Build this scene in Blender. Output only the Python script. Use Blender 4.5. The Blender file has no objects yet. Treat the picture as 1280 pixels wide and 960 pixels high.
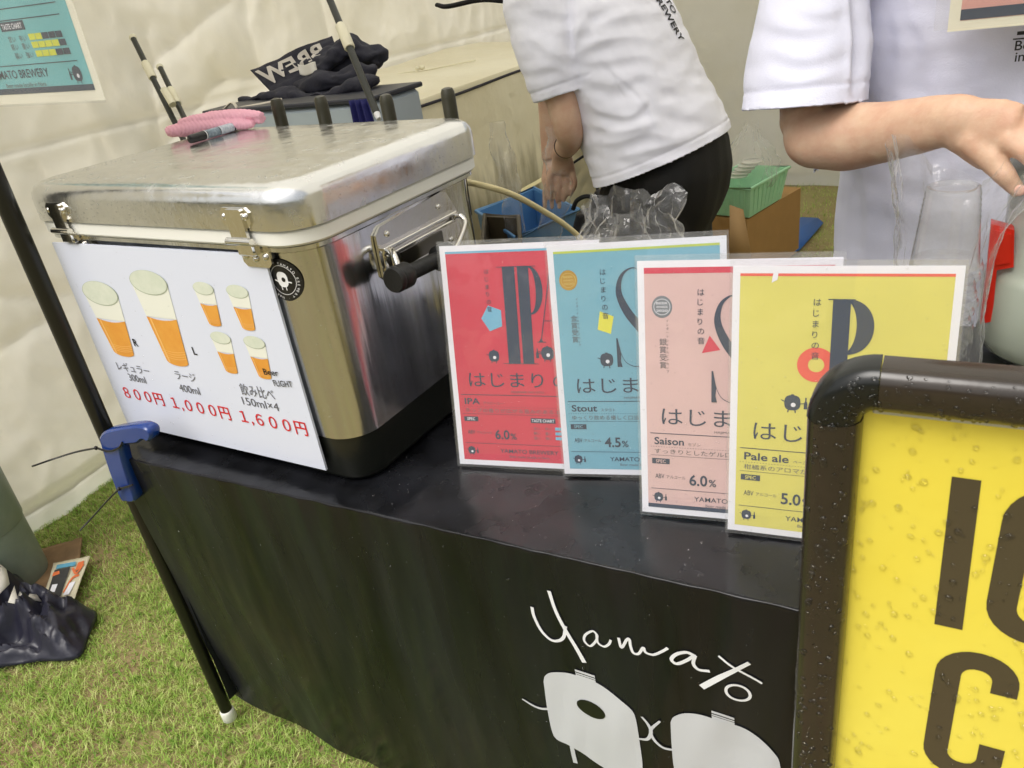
import bpy, math, random
import numpy as np
from mathutils import Vector, Matrix, noise
random.seed(7); rng = np.random.default_rng(7)
SC = bpy.context.scene
COL = SC.collection
rad = math.radians

# ------------------------------------------------------------------ camera
CAM = np.array([1.12297432, -0.63219332, 0.59101848])
ROT = np.array([[0.88201978, -0.45958571, -0.10402926],
                [0.45184643, 0.76226126, 0.4634572],
                [-0.13370083, -0.45578367, 0.87999167]])      # columns: right, forward, up
FPX = 976.218                                                 # focal length for a picture 1280 wide
cd = bpy.data.cameras.new('camera'); cam = bpy.data.objects.new('camera', cd); COL.objects.link(cam)
m4 = Matrix.Identity(4)
for i in range(3):
    m4[i][0] = ROT[i, 0]; m4[i][1] = ROT[i, 2]; m4[i][2] = -ROT[i, 1]; m4[i][3] = CAM[i]
cam.matrix_world = m4
cd.sensor_width = 36; cd.lens = FPX / 1280 * 36; cd.clip_start = 0.02; cd.clip_end = 400
cd.dof.use_dof = True; cd.dof.focus_distance = 1.35; cd.dof.aperture_fstop = 24.0      # a phone lens
SC.camera = cam

# ------------------------------------------------------------------ sky, sun, exposure
w = bpy.data.worlds.new('World'); SC.world = w; w.use_nodes = True
nt = w.node_tree; bg = nt.nodes['Background']
sky = nt.nodes.new('ShaderNodeTexSky'); sky.sky_type = 'NISHITA'; sky.sun_disc = False
SUN_EL, SUN_AZ = rad(58), rad(200)
sky.sun_elevation = SUN_EL; sky.sun_rotation = SUN_AZ
sky.air_density = 1.6; sky.dust_density = 6.0; sky.ozone_density = 1.0
hs = nt.nodes.new('ShaderNodeHueSaturation'); hs.inputs['Saturation'].default_value = 0.34
nt.links.new(sky.outputs[0], hs.inputs['Color']); nt.links.new(hs.outputs[0], bg.inputs[0])
bg.inputs[1].default_value = 0.15
sl = bpy.data.lights.new('sun', 'SUN'); sl.energy = 1.25; sl.angle = rad(35); sl.color = (1, .98, .95)
so = bpy.data.objects.new('sun', sl); COL.objects.link(so)
sd = Vector((math.cos(SUN_EL) * math.sin(SUN_AZ), math.cos(SUN_EL) * math.cos(SUN_AZ), math.sin(SUN_EL)))
so.rotation_euler = sd.to_track_quat('Z', 'Y').to_euler(); so.location = (0, -4, 6)
SC.view_settings.view_transform = 'Standard'; SC.view_settings.look = 'None'
SC.view_settings.exposure = 0.18
SC.cycles.transparent_max_bounces = 32; SC.view_settings.gamma = 1
GZ = -0.675                                                    # the ground; the table top is z = 0

# ------------------------------------------------------------------ helpers
def ray(x, y): return ROT @ np.array([(x - 640) / FPX, 1, (480 - y) / FPX])
def onz(x, y, z): d = ray(x, y); return CAM + d * (z - CAM[2]) / d[2]
def ony(x, y, Y): d = ray(x, y); return CAM + d * (Y - CAM[1]) / d[1]
def onx(x, y, X): d = ray(x, y); return CAM + d * (X - CAM[0]) / d[0]
def S(r, g, b):
    f = lambda c: (c / 255 / 12.92) if c / 255 <= .04045 else ((c / 255 + .055) / 1.055) ** 2.4
    return (f(r), f(g), f(b), 1)

MATS = {}
def mat(name, col, rough=.6, metal=0, bump=0, bscale=40, var=0, vscale=8, trans=0, coat=0, col2=None, spec=.5, sheen=0, stretch=None, rvar=0, ior=1.45, sss=0, detail=4):
    if name in MATS: return MATS[name]
    m = bpy.data.materials.new(name); m.use_nodes = True; t = m.node_tree; N = t.nodes; L = t.links
    b = N['Principled BSDF']; b.inputs['Base Color'].default_value = col; b.inputs['Roughness'].default_value = rough
    b.inputs['Metallic'].default_value = metal; b.inputs['Specular IOR Level'].default_value = spec
    b.inputs['Transmission Weight'].default_value = trans; b.inputs['Coat Weight'].default_value = coat; b.inputs['IOR'].default_value = ior
    b.inputs['Coat Roughness'].default_value = .08
    if sss:
        b.inputs['Subsurface Weight'].default_value = sss; b.inputs['Subsurface Radius'].default_value = (.02, .008, .004); b.inputs['Subsurface Scale'].default_value = .6
    geo = N.new('ShaderNodeTexCoord'); src = geo.outputs['Object']
    if stretch:
        mp = N.new('ShaderNodeMapping'); mp.inputs['Scale'].default_value = stretch; L.new(src, mp.inputs[0]); src = mp.outputs[0]
    if var or col2:
        n = N.new('ShaderNodeTexNoise'); n.inputs['Scale'].default_value = vscale; n.inputs['Detail'].default_value = 6; n.inputs['Roughness'].default_value = .62; L.new(src, n.inputs[0])
        r = N.new('ShaderNodeValToRGB'); L.new(n.outputs[0], r.inputs[0])
        r.color_ramp.elements[0].position = .33; r.color_ramp.elements[1].position = .67
        c2 = col2 or tuple(c * (1 - var) for c in col[:3]) + (1,)
        r.color_ramp.elements[0].color = c2; r.color_ramp.elements[1].color = col
        L.new(r.outputs[0], b.inputs['Base Color'])
    if rvar:
        n = N.new('ShaderNodeTexNoise'); n.inputs['Scale'].default_value = vscale * 1.7; n.inputs['Detail'].default_value = 5; L.new(src, n.inputs[0])
        r = N.new('ShaderNodeMapRange'); L.new(n.outputs[0], r.inputs[0]); r.inputs[1].default_value = .3; r.inputs[2].default_value = .7
        r.inputs[3].default_value = max(rough - rvar, .02); r.inputs[4].default_value = rough + rvar; L.new(r.outputs[0], b.inputs['Roughness'])
    if bump:
        n = N.new('ShaderNodeTexNoise'); n.inputs['Scale'].default_value = bscale; n.inputs['Detail'].default_value = detail; L.new(src, n.inputs[0])
        bp = N.new('ShaderNodeBump'); bp.inputs['Strength'].default_value = 1; bp.inputs['Distance'].default_value = bump
        L.new(n.outputs[0], bp.inputs['Height']); L.new(bp.outputs[0], b.inputs['Normal'])
    MATS[name] = m; return m

def clear_mat(name, tint=(1, 1, 1, 1), haze=.12, white=0, hazecol=(.8, .8, .78, 1), rough=.05, bump=0, bscale=30, gloss=1.0):
    """thin clear plastic film: see-through, a little milky, with real fresnel highlights"""
    m = bpy.data.materials.new(name); m.use_nodes = True; t = m.node_tree; N = t.nodes; L = t.links
    N.remove(N['Principled BSDF']); out = N['Material Output']
    tr = N.new('ShaderNodeBsdfTransparent'); tr.inputs[0].default_value = tint
    df = N.new('ShaderNodeBsdfDiffuse'); df.inputs[0].default_value = hazecol
    gl = N.new('ShaderNodeBsdfGlossy'); gl.inputs['Roughness'].default_value = rough
    m1 = N.new('ShaderNodeMixShader'); m1.inputs[0].default_value = haze; L.new(tr.outputs[0], m1.inputs[1]); L.new(df.outputs[0], m1.inputs[2])
    fr = N.new('ShaderNodeFresnel'); gm = N.new('ShaderNodeNewGeometry'); io = N.new('ShaderNodeMapRange'); io.inputs[3].default_value = 1.45; io.inputs[4].default_value = 1 / 1.45; L.new(gm.outputs['Backfacing'], io.inputs[0]); L.new(io.outputs[0], fr.inputs[0])
    mu = N.new('ShaderNodeMath'); mu.operation = 'MULTIPLY'; mu.inputs[1].default_value = gloss; L.new(fr.outputs[0], mu.inputs[0])
    m2 = N.new('ShaderNodeMixShader'); L.new(mu.outputs[0], m2.inputs[0]); L.new(m1.outputs[0], m2.inputs[1]); L.new(gl.outputs[0], m2.inputs[2])
    if white:      # crumpled film scatters light along its creases
        d2 = N.new('ShaderNodeBsdfDiffuse'); d2.inputs[0].default_value = (.9, .9, .9, 1); t2 = N.new('ShaderNodeBsdfTranslucent'); t2.inputs[0].default_value = (.9, .9, .9, 1)
        m4_ = N.new('ShaderNodeMixShader'); m4_.inputs[0].default_value = .5; L.new(d2.outputs[0], m4_.inputs[1]); L.new(t2.outputs[0], m4_.inputs[2])
        m3 = N.new('ShaderNodeMixShader'); m3.inputs[0].default_value = white; L.new(gl.outputs[0], m3.inputs[1]); L.new(m4_.outputs[0], m3.inputs[2]); L.new(m3.outputs[0], m2.inputs[2])
    L.new(m2.outputs[0], out.inputs[0])
    if bump:
        tc = N.new('ShaderNodeTexCoord'); n = N.new('ShaderNodeTexNoise'); n.inputs['Scale'].default_value = bscale; n.inputs['Detail'].default_value = 3; L.new(tc.outputs['Object'], n.inputs[0])
        bp = N.new('ShaderNodeBump'); bp.inputs['Distance'].default_value = bump; L.new(n.outputs[0], bp.inputs['Height'])
        for q in (gl, df): L.new(bp.outputs[0], q.inputs['Normal'])
        L.new(bp.outputs[0], fr.inputs['Normal'])
    return m

def link(o, parent=None):
    COL.objects.link(o)
    if parent is not None: o.parent = parent
    return o
def tag(o, label=None, cat=None, group=None, kind=None):
    if label: o['label'] = label
    if cat: o['category'] = cat
    if group: o['group'] = group
    if kind: o['kind'] = kind
    return o
def empty(name, loc, label, cat, group=None, rz=0):
    o = bpy.data.objects.new(name, None); o.empty_display_size = .05; o.location = loc; o.rotation_euler = (0, 0, rz)
    link(o); return tag(o, label, cat, group)

def MW(o):
    m = o.matrix_basis.copy()
    while o.parent is not None:
        o = o.parent; m = o.matrix_basis @ m
    return m
def catmull(P, n=8):
    P = [np.array(p, float) for p in P]
    if len(P) < 3: return P
    Q = [2 * P[0] - P[1]] + P + [2 * P[-1] - P[-2]]; out = []
    for i in range(1, len(Q) - 2):
        a, b, c, d = Q[i - 1], Q[i], Q[i + 1], Q[i + 2]
        for k in range(n):
            t = k / n
            out.append(.5 * ((2 * b) + (-a + c) * t + (2 * a - 5 * b + 4 * c - d) * t * t + (-a + 3 * b - 3 * c + d) * t ** 3))
    out.append(P[-1]); return out

class G:
    """mesh collector in world (or thing-local) coordinates"""
    def __init__(s): s.v = []; s.f = []; s.m = []; s.n = 0
    def add(s, V, F, mi=0):
        V = np.asarray(V, float).reshape(-1, 3); s.v.append(V)
        for f in F: s.f.append(tuple(int(i) + s.n for i in f)); s.m.append(mi)
        s.n += len(V); return s
    def box(s, c, d, mi=0, rz=0, ax=None, bevel=0):
        c = np.array(c, float); d = np.array(d, float) / 2
        A = np.eye(3) if ax is None else np.array(ax, float)      # rows: axes
        if rz: A = np.array([[math.cos(rz), math.sin(rz), 0], [-math.sin(rz), math.cos(rz), 0], [0, 0, 1]])
        if bevel:
            e = bevel; V = []; sg = [(-1, -1, -1), (1, -1, -1), (1, 1, -1), (-1, 1, -1), (-1, -1, 1), (1, -1, 1), (1, 1, 1), (-1, 1, 1)]
            for g in sg:
                for k in range(3):
                    q = np.array(g) * (d - e); q[k] = g[k] * d[k]; V.append(c + q @ A)
            F = []
            for k in range(3):
                for sgn in (-1, 1):
                    ids = [i for i in range(8) if sg[i][k] == sgn]
                    a, b = [j for j in range(3) if j != k]
                    ids.sort(key=lambda i: math.atan2(sg[i][b], sg[i][a]))
                    F.append([i * 3 + k for i in ids])
            for i in range(8):
                F.append([i * 3, i * 3 + 1, i * 3 + 2])
                for j in range(i + 1, 8):
                    df = [k for k in range(3) if sg[i][k] != sg[j][k]]
                    if len(df) == 1:
                        a, b = [k for k in range(3) if k != df[0]]
                        F.append([i * 3 + a, i * 3 + b, j * 3 + b, j * 3 + a])
            return s.add(V, F, mi)
        V = [c + np.array([x, y, z]) * d @ A for z in (-1, 1) for y in (-1, 1) for x in (-1, 1)]
        return s.add(V, [(0, 2, 3, 1), (4, 5, 7, 6), (0, 1, 5, 4), (2, 6, 7, 3), (0, 4, 6, 2), (1, 3, 7, 5)], mi)
    def tube(s, P, R, n=12, mi=0, cap=True, flat=None, ref=None, closed=False):
        P = [np.array(p, float) for p in P]; k = len(P)
        if not hasattr(R, '__len__'): R = [R] * k
        V = []; up = np.array(ref if ref is not None else [0, 0, 1.0]); prev = None
        for i in range(k):
            if closed: t = P[(i + 1) % k] - P[i - 1]
            else: t = P[min(i + 1, k - 1)] - P[max(i - 1, 0)]
            t = t / (np.linalg.norm(t) + 1e-12)
            if prev is None:
                a = np.cross(t, up)
                if np.linalg.norm(a) < .1: a = np.cross(t, [1, 0, 0] if ref is None else [0, 1, 0])
            else: a = prev - t * (prev @ t)
            a /= np.linalg.norm(a) + 1e-12; prev = a; b = np.cross(a, t)
            fl = 1 if flat is None else (flat[i] if hasattr(flat, '__len__') else flat)
            for j in range(n):
                th = 2 * math.pi * j / n; V.append(P[i] + a * math.cos(th) * R[i] + b * math.sin(th) * R[i] * fl)
        F = []
        for i in range(k if closed else k - 1):
            i2 = (i + 1) % k
            for j in range(n): F.append((i * n + j, i * n + (j + 1) % n, i2 * n + (j + 1) % n, i2 * n + j))
        if cap and not closed: F += [tuple(range(n))[::-1], tuple(range((k - 1) * n, k * n))]
        return s.add(V, F, mi)
    def lathe(s, prof, c=(0, 0, 0), n=32, mi=0, ax=None, cap=True):
        c = np.array(c, float); A = np.eye(3) if ax is None else np.array(ax, float)
        V = []; k = len(prof)
        for r, z in prof:
            for j in range(n):
                th = 2 * math.pi * j / n; V.append(c + np.array([r * math.cos(th), r * math.sin(th), z]) @ A)
        F = [(i * n + j, i * n + (j + 1) % n, (i + 1) * n + (j + 1) % n, (i + 1) * n + j) for i in range(k - 1) for j in range(n)]
        if cap: F += [tuple(range(n))[::-1], tuple(range((k - 1) * n, k * n))]
        return s.add(V, F, mi)
    def ball(s, c, r, n=10, mi=0, sc=(1, 1, 1)):
        V = []; 
        for i in range(n + 1):
            ph = math.pi * i / n
            for j in range(2 * n):
                th = math.pi * j / n; V.append([c[0] + r * sc[0] * math.sin(ph) * math.cos(th), c[1] + r * sc[1] * math.sin(ph) * math.sin(th), c[2] + r * sc[2] * math.cos(ph)])
        m = 2 * n
        return s.add(V, [(i * m + j, (i + 1) * m + j, (i + 1) * m + (j + 1) % m, i * m + (j + 1) % m) for i in range(n) for j in range(m)], mi)
    def grid(s, fn, nu, nv, mi=0, closeu=False):
        V = [fn(i / (nu if closeu else nu - 1), j / (nv - 1)) for j in range(nv) for i in range(nu)]
        F = []
        for j in range(nv - 1):
            for i in range(nu if closeu else nu - 1):
                i2 = (i + 1) % nu; F.append((j * nu + i, j * nu + i2, (j + 1) * nu + i2, (j + 1) * nu + i))
        return s.add(V, F, mi)
    def prism(s, pts, th, o, u, vv, n, mi=0):
        """polygon (2D) in the plane o,u,vv extruded by th along n"""
        o, u, vv, n = [np.array(q, float) for q in (o, u, vv, n)]; k = len(pts)
        V = [o + u * p[0] + vv * p[1] for p in pts] + [o + u * p[0] + vv * p[1] + n * th for p in pts]
        return s.add(V, [tuple(range(k)), tuple(range(k, 2 * k))[::-1]] + [(i, k + i, k + (i + 1) % k, (i + 1) % k) for i in range(k)], mi)
    def build(s, name, mats, parent=None, smooth=True, angle=40, thick=0):
        me = bpy.data.meshes.new(name); V = np.concatenate(s.v) if s.v else np.zeros((0, 3))
        if parent is not None:
            mw = np.array(MW(parent).inverted()); V = V @ mw[:3, :3].T + mw[:3, 3]
        me.from_pydata(V.tolist(), [], s.f)
        for q in (mats if isinstance(mats, (list, tuple)) else [mats]): me.materials.append(q)
        me.polygons.foreach_set('material_index', s.m)
        me.polygons.foreach_set('use_smooth', [smooth] * len(s.f)); me.update()
        if smooth: 
            try: me.set_sharp_from_angle(angle=rad(angle))
            except Exception: pass
        o = bpy.data.objects.new(name, me); link(o, parent)
        if thick:
            md = o.modifiers.new('thick', 'SOLIDIFY'); md.thickness = thick; md.offset = 0
        return o

def remeshed(g, name, m, parent=None, voxel=.006, smooth=4, disp=None, cuts=None):
    """union the collected tubes into one continuous skin, smooth it, then press folds into it"""
    me = bpy.data.meshes.new('tmp'); V = np.concatenate(g.v); me.from_pydata(V.tolist(), [], g.f); me.update()
    o = bpy.data.objects.new('tmp', me); COL.objects.link(o)
    r = o.modifiers.new('r', 'REMESH'); r.mode = 'VOXEL'; r.voxel_size = voxel
    if smooth:
        q = o.modifiers.new('s', 'SMOOTH'); q.factor = .5; q.iterations = smooth
    dg = bpy.context.evaluated_depsgraph_get(); ev = o.evaluated_get(dg); me2 = bpy.data.meshes.new_from_object(ev)
    bpy.data.objects.remove(o); bpy.data.meshes.remove(me)
    n = len(me2.vertices); co = np.zeros(n * 3); me2.vertices.foreach_get('co', co); co = co.reshape(-1, 3)
    if disp is not None:
        no = np.zeros(n * 3); me2.vertex_normals.foreach_get('vector', no); no = no.reshape(-1, 3)
        co = co + no * disp(co, no)[:, None]
    if cuts:
        drop = np.zeros(n, bool)
        for c, ax_, rr, *more in cuts:
            ax_ = ax_ / np.linalg.norm(ax_); h = (co - c) @ ax_; q = np.linalg.norm(co - c - h[:, None] * ax_, axis=1)
            bad = (h < 0) & (h > -.13) & (q < rr)
            if more: bad &= more[0](co)
            pd = more[1] / np.linalg.norm(more[1]) if len(more) > 1 else ax_
            co = np.where(bad[:, None], co - pd * (h / (pd @ ax_))[:, None], co); drop |= bad
        faces = [tuple(p.vertices) for p in me2.polygons]; faces = [f for f in faces if not all(drop[i] for i in f)]
        bpy.data.meshes.remove(me2); used = np.zeros(n, bool)
        for f in faces: used[list(f)] = True
        idx = np.cumsum(used) - 1; faces = [tuple(int(idx[i]) for i in f) for f in faces]; co = co[used]
        me2 = bpy.data.meshes.new(name); me2.from_pydata(co.tolist(), [], faces)
    if parent is not None:
        mw = np.array(MW(parent).inverted()); co = co @ mw[:3, :3].T + mw[:3, 3]
    me2.vertices.foreach_set('co', co.ravel()); me2.update()
    me2.materials.clear(); me2.materials.append(m)
    me2.polygons.foreach_set('use_smooth', [True] * len(me2.polygons)); me2.update()
    ob = bpy.data.objects.new(name, me2); link(ob, parent); me2.name = name
    if cuts:
        md = ob.modifiers.new('thick', 'SOLIDIFY'); md.thickness = .003; md.offset = -1
    return ob

def segdist(P, line):
    """distance of points to a polyline"""
    d = np.full(len(P), 9.0)
    for a, b in zip(line[:-1], line[1:]):
        a = np.array(a); b = np.array(b); ab = b - a; t = np.clip(((P - a) @ ab) / (ab @ ab + 1e-12), 0, 1)
        d = np.minimum(d, np.linalg.norm(P - (a + t[:, None] * ab), axis=1))
    return d
def nz(P, s, seed=0, amp=1):
    return np.array([noise.noise(Vector((p[0] * s + seed, p[1] * s - seed, p[2] * s + 2 * seed))) for p in P]) * amp

# --------------------------------------------------------------- flat print
_tc = {}
def glyphs(txt, bold=0):
    k = (txt, bold)
    if k not in _tc:
        cu = bpy.data.curves.new('t', 'FONT'); cu.body = txt; cu.size = 1; cu.resolution_u = 3; cu.offset = bold
        o = bpy.data.objects.new('t', cu); COL.objects.link(o)
        dg = bpy.context.evaluated_depsgraph_get(); me = o.evaluated_get(dg).to_mesh()
        V = np.array([v.co[:] for v in me.vertices]).reshape(-1, 3); F = [tuple(p.vertices) for p in me.polygons]
        o.evaluated_get(dg).to_mesh_clear(); bpy.data.objects.remove(o); bpy.data.curves.remove(cu)
        _tc[k] = (V, F)
    return _tc[k]
class Sheet:
    """prints polygons and lettering on a plane: origin o, axes u, w, facing n"""
    def __init__(s, o, u, w, n, fn=None):
        s.o, s.u, s.w, s.n = [np.array(q, float) for q in (o, u, w, n)]; s.g = G(); s.mats = []; s.c = {}; s.eps = 0; s.fn = fn
    def mi(s, m):
        if m not in s.mats: s.mats.append(m)
        return s.mats.index(m)
    def P(s, a, b, lv):
        if s.fn: return s.fn(a, b, lv * .00022 + s.eps)
        return s.o + s.u * a + s.w * b + s.n * (.0003 + lv * .00022 + s.eps)
    def bump(s): s.eps = (s.eps + .000004) % .00012
    def poly(s, pts, m, lv=1):
        s.bump(); s.g.add([s.P(p[0], p[1], lv) for p in pts], [tuple(range(len(pts)))], s.mi(m))
    def rect(s, x, y, w_, h, m, lv=1, sub=1):
        if sub > 1:
            s.bump(); V = []; F = []
            for j in range(sub + 1):
                for i in range(sub + 1): V.append(s.P(x + w_ * i / sub, y + h * j / sub, lv))
            for j in range(sub):
                for i in range(sub): a = j * (sub + 1) + i; F.append((a, a + 1, a + sub + 2, a + sub + 1))
            s.g.add(V, F, s.mi(m)); return
        s.poly([(x, y), (x + w_, y), (x + w_, y + h), (x, y + h)], m, lv)
    def ell(s, x, y, rx, ry, m, lv=1, rot=0, n=28, sq=1):
        c, q = math.cos(rot), math.sin(rot); pts = []
        for i in range(n):
            a = 2 * math.pi * i / n; X = math.copysign(abs(math.cos(a)) ** sq, math.cos(a)) * rx; Y = math.copysign(abs(math.sin(a)) ** sq, math.sin(a)) * ry
            pts.append((x + X * c - Y * q, y + X * q + Y * c))
        s.poly(pts, m, lv)
    def ring(s, x, y, r1, r2, m, lv=1, n=40, a0=0, a1=360):
        s.bump(); V = []; F = []
        for i in range(n + 1):
            a = rad(a0 + (a1 - a0) * i / n)
            for r in (r1, r2): V.append(s.P(x + r * math.cos(a), y + r * math.sin(a), lv))
        for i in range(n): F.append((2 * i, 2 * i + 1, 2 * i + 3, 2 * i + 2))
        s.g.add(V, F, s.mi(m))
    def stroke(s, pts, wd, m, lv=1, n=8, smooth=True):
        pts = [np.array(p, float) for p in pts]; k0 = len(pts)
        W = wd if hasattr(wd, '__len__') else [wd] * k0
        Q = [np.array([p[0], p[1], q]) for p, q in zip(pts, W)]
        if smooth: Q = catmull(Q, n)
        V = []; F = []
        for i, q in enumerate(Q):
            t = Q[min(i + 1, len(Q) - 1)][:2] - Q[max(i - 1, 0)][:2]; t = t / (np.linalg.norm(t) + 1e-9); nn = np.array([-t[1], t[0]]) * max(q[2], 1e-5) / 2
            V += [s.P(q[0] + nn[0], q[1] + nn[1], lv), s.P(q[0] - nn[0], q[1] - nn[1], lv)]
        s.bump()
        for i in range(len(Q) - 1): F.append((2 * i, 2 * i + 1, 2 * i + 3, 2 * i + 2))
        s.g.add(V, F, s.mi(m))
    def text(s, txt, x, y, h, m, lv=2, wid=None, bold=0, rot=0, xs=1, mirror=False):
        """h is the capital height; wid squeezes the line to that length"""
        V, F = glyphs(txt, bold)
        if not len(V): return
        V = V.copy(); V[:, 0] -= V[:, 0].min(); k = h / .73; V *= k
        if wid: V[:, 0] *= wid / (V[:, 0].max() + 1e-9)
        else: V[:, 0] *= xs
        if mirror: V[:, 0] = V[:, 0].max() - V[:, 0]
        c, q = math.cos(rot), math.sin(rot); s.bump()
        s.g.add([s.P(x + p[0] * c - p[1] * q, y + p[0] * q + p[1] * c, lv) for p in V], F, s.mi(m))
    def vtext(s, txt, x, y, h, step, m, lv=2):
        for i, ch in enumerate(txt): s.text(ch, x, y - i * step, h, m, lv)
    def build(s, name, parent): return s.g.build(name, s.mats, parent, smooth=False)

def droplets(name, parent, m, pts, n=6):
    """pts: list of (position, normal, radius): low water beads, one mesh"""
    g = G()
    for p, nn, r in pts:
        nn = np.array(nn, float); nn /= np.linalg.norm(nn); a = np.cross(nn, [0.3, .2, .9]); a /= np.linalg.norm(a); b = np.cross(nn, a); p = np.array(p)
        st = random.uniform(.8, 1.3); V = []
        for k, (rr, hh) in enumerate(((1, -.02), (.85, .32), (.5, .55))):
            for j in range(n):
                th = 2 * math.pi * j / n; V.append(p + (a * math.cos(th) * st + b * math.sin(th)) * r * rr + nn * r * hh)
        V.append(p + nn * r * .62)
        F = [(k * n + j, k * n + (j + 1) % n, (k + 1) * n + (j + 1) % n, (k + 1) * n + j) for k in (0, 1) for j in range(n)] + [(2 * n + j, 2 * n + (j + 1) % n, 3 * n) for j in range(n)]
        g.add(V, F)
    o = g.build(name, m, parent, angle=180); o['kind'] = 'stuff'; return o

# ------------------------------------------------------------------ materials
INK = mat('navy_ink', S(38, 54, 78), .35)
M_bead = mat('water_bead', (1, 1, 1, 1), .02, trans=1, ior=1.33)
BLACKINK = mat('black_ink', S(30, 30, 32), .5)
GREYINK = mat('grey_ink', S(95, 95, 100), .5)
REDINK = mat('red_ink', S(205, 40, 45), .5)
WHITE = mat('white_paper', S(232, 232, 240), .45, var=.03, vscale=20)
M_steel = mat('brushed_steel', (.71, .715, .72, 1), .17, 1, bump=.0011, bscale=11, rvar=.07, vscale=10, stretch=(2.6, 2.6, .12), col2=(.48, .485, .48, 1))  # darker vertical streaks in the base colour stand in for striped reflections
M_lid = mat('wet_steel_lid', (.70, .70, .69, 1), .22, 1, bump=.0006, bscale=38, rvar=.07, vscale=22)
M_chrome = mat('chrome', (.72, .70, .66, 1), .12, 1, bump=.0003, bscale=90)
M_gasket = mat('white_plastic_rim', S(232, 232, 225), .35)
M_blackpl = mat('black_plastic', S(24, 26, 22), .28, bump=.0004, bscale=60)
M_rubber = mat('black_rubber', S(22, 22, 22), .5, bump=.0006, bscale=150)
M_clear = clear_mat('clear_acrylic', haze=.04, rough=.03, gloss=1.0, bump=.0003, bscale=12)
M_film = clear_mat('clear_film', haze=.03, white=.4, rough=.04, gloss=1.9, bump=.010, bscale=22, hazecol=(.9, .9, .9, 1))
M_drop = clear_mat('water', tint=(.95, .95, .95, 1), haze=.0, rough=.02, gloss=1.2)
M_skin = mat('skin', S(214, 182, 154), .52, sss=.12, bump=.0004, bscale=230, col2=S(202, 158, 132), vscale=26)
M_shirt = mat('white_cotton', S(218, 219, 236), .85, bump=.0005, bscale=420, var=.03, vscale=9)
M_shirt2 = mat('white_sports_knit', S(240, 240, 250), .8, bump=.0004, bscale=500)

# ================================================================== SETTING
def fbm(x, y, z=0, o=3):
    v = 0; a = 1
    for k in range(o): v += a * noise.noise(Vector((x * 2 ** k, y * 2 ** k, z + 7 * k))); a *= .5
    return v
M_ground = mat('lawn_soil', S(138, 136, 84), .95, bump=.006, bscale=30, col2=S(140, 118, 88), vscale=3.2)
g = G(); g.grid(lambda u, t: ((u - .5) * 300, (t - .5) * 300, GZ - .004 + 0), 3, 3); 
# fine patch near the booth, one sheet with the rest
g = G()
xs = [-150, -40, -12] + list(np.linspace(-3, 4, 71)) + [12, 40, 150]; ys = [-150, -40, -12] + list(np.linspace(-3, 6, 91)) + [16, 45, 150]
V = [(x, y, GZ - .008 + (.006 * fbm(x * 2.3, y * 2.3) if -3 < x < 4 and -3 < y < 6 else 0)) for y in ys for x in xs]
nx = len(xs); g.add(V, [(j * nx + i, j * nx + i + 1, (j + 1) * nx + i + 1, (j + 1) * nx + i) for j in range(len(ys) - 1) for i in range(nx - 1)])
tag(g.build('ground', M_ground), kind='structure')

# grass: every blade a bent sliver
def grass(name, n, x0, x1, y0, y1, m, hmin, hmax):
    x = rng.uniform(x0, x1, n); y = rng.uniform(y0, y1, n)
    dens = np.array([fbm(a * 3.1, b * 3.1, 3) for a, b in zip(x, y)]); keep = dens > rng.uniform(-.95, .30, n); x = x[keep]; y = y[keep]; n = len(x)
    az = rng.uniform(0, 6.283, n); h = rng.uniform(hmin, hmax, n); ln = rng.uniform(.3, 1.15, n) * h; wd = rng.uniform(.0005, .0013, n)
    dx, dy = np.cos(az), np.sin(az); px, py = -dy, dx; z0 = GZ - .01
    def P(t, k): return np.stack([x + dx * ln * t * t + px * wd * k, y + dy * ln * t * t + py * wd * k, z0 + h * t * (1 - .25 * t * t)], 1)
    V = np.stack([P(0, 1), P(0, -1), P(.45, .9), P(.45, -.9), P(.8, .55), P(.8, -.55), P(1, 0)], 1).reshape(-1, 3)
    b = np.arange(n)[:, None] * 7
    quads = np.concatenate([b + np.array([0, 1, 3, 2]), b + np.array([2, 3, 5, 4])]); tris = b + np.array([4, 5, 6])
    me = bpy.data.meshes.new(name); me.vertices.add(len(V)); me.vertices.foreach_set('co', V.ravel())
    nl = quads.size + tris.size; me.loops.add(nl); me.loops.foreach_set('vertex_index', np.concatenate([quads.ravel(), tris.ravel()]).astype(np.int32))
    me.polygons.add(len(quads) + len(tris)); st = np.concatenate([np.arange(len(quads)) * 4, quads.size + np.arange(len(tris)) * 3]); me.polygons.foreach_set('loop_start', st.astype(np.int32))
    me.update(calc_edges=True); me.validate()
    me.materials.append(m); o = bpy.data.objects.new(name, me); link(o); return o
def blade_mat(name, c1, c2, c3):
    m = mat(name, c1, .55); t = m.node_tree; N = t.nodes; L = t.links; b = N['Principled BSDF']
    tc = N.new('ShaderNodeNewGeometry'); wn = N.new('ShaderNodeTexNoise'); wn.inputs['Scale'].default_value = 45; wn.inputs['Detail'].default_value = 2; L.new(tc.outputs['Position'], wn.inputs[0])
    rp = N.new('ShaderNodeValToRGB'); L.new(wn.outputs[0], rp.inputs[0]); e = rp.color_ramp.elements; e[0].position = .3; e[0].color = c1; e[1].position = .72; e[1].color = c3
    k = rp.color_ramp.elements.new(.5); k.color = c2; L.new(rp.outputs[0], b.inputs['Base Color']); b.inputs['Specular IOR Level'].default_value = .35
    ad = N.new('ShaderNodeBsdfTranslucent'); L.new(rp.outputs[0], ad.inputs[0]); mx = N.new('ShaderNodeMixShader'); mx.inputs[0].default_value = .3
    L.new(b.outputs[0], mx.inputs[1]); L.new(ad.outputs[0], mx.inputs[2]); L.new(mx.outputs[0], N['Material Output'].inputs[0]); return m
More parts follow.
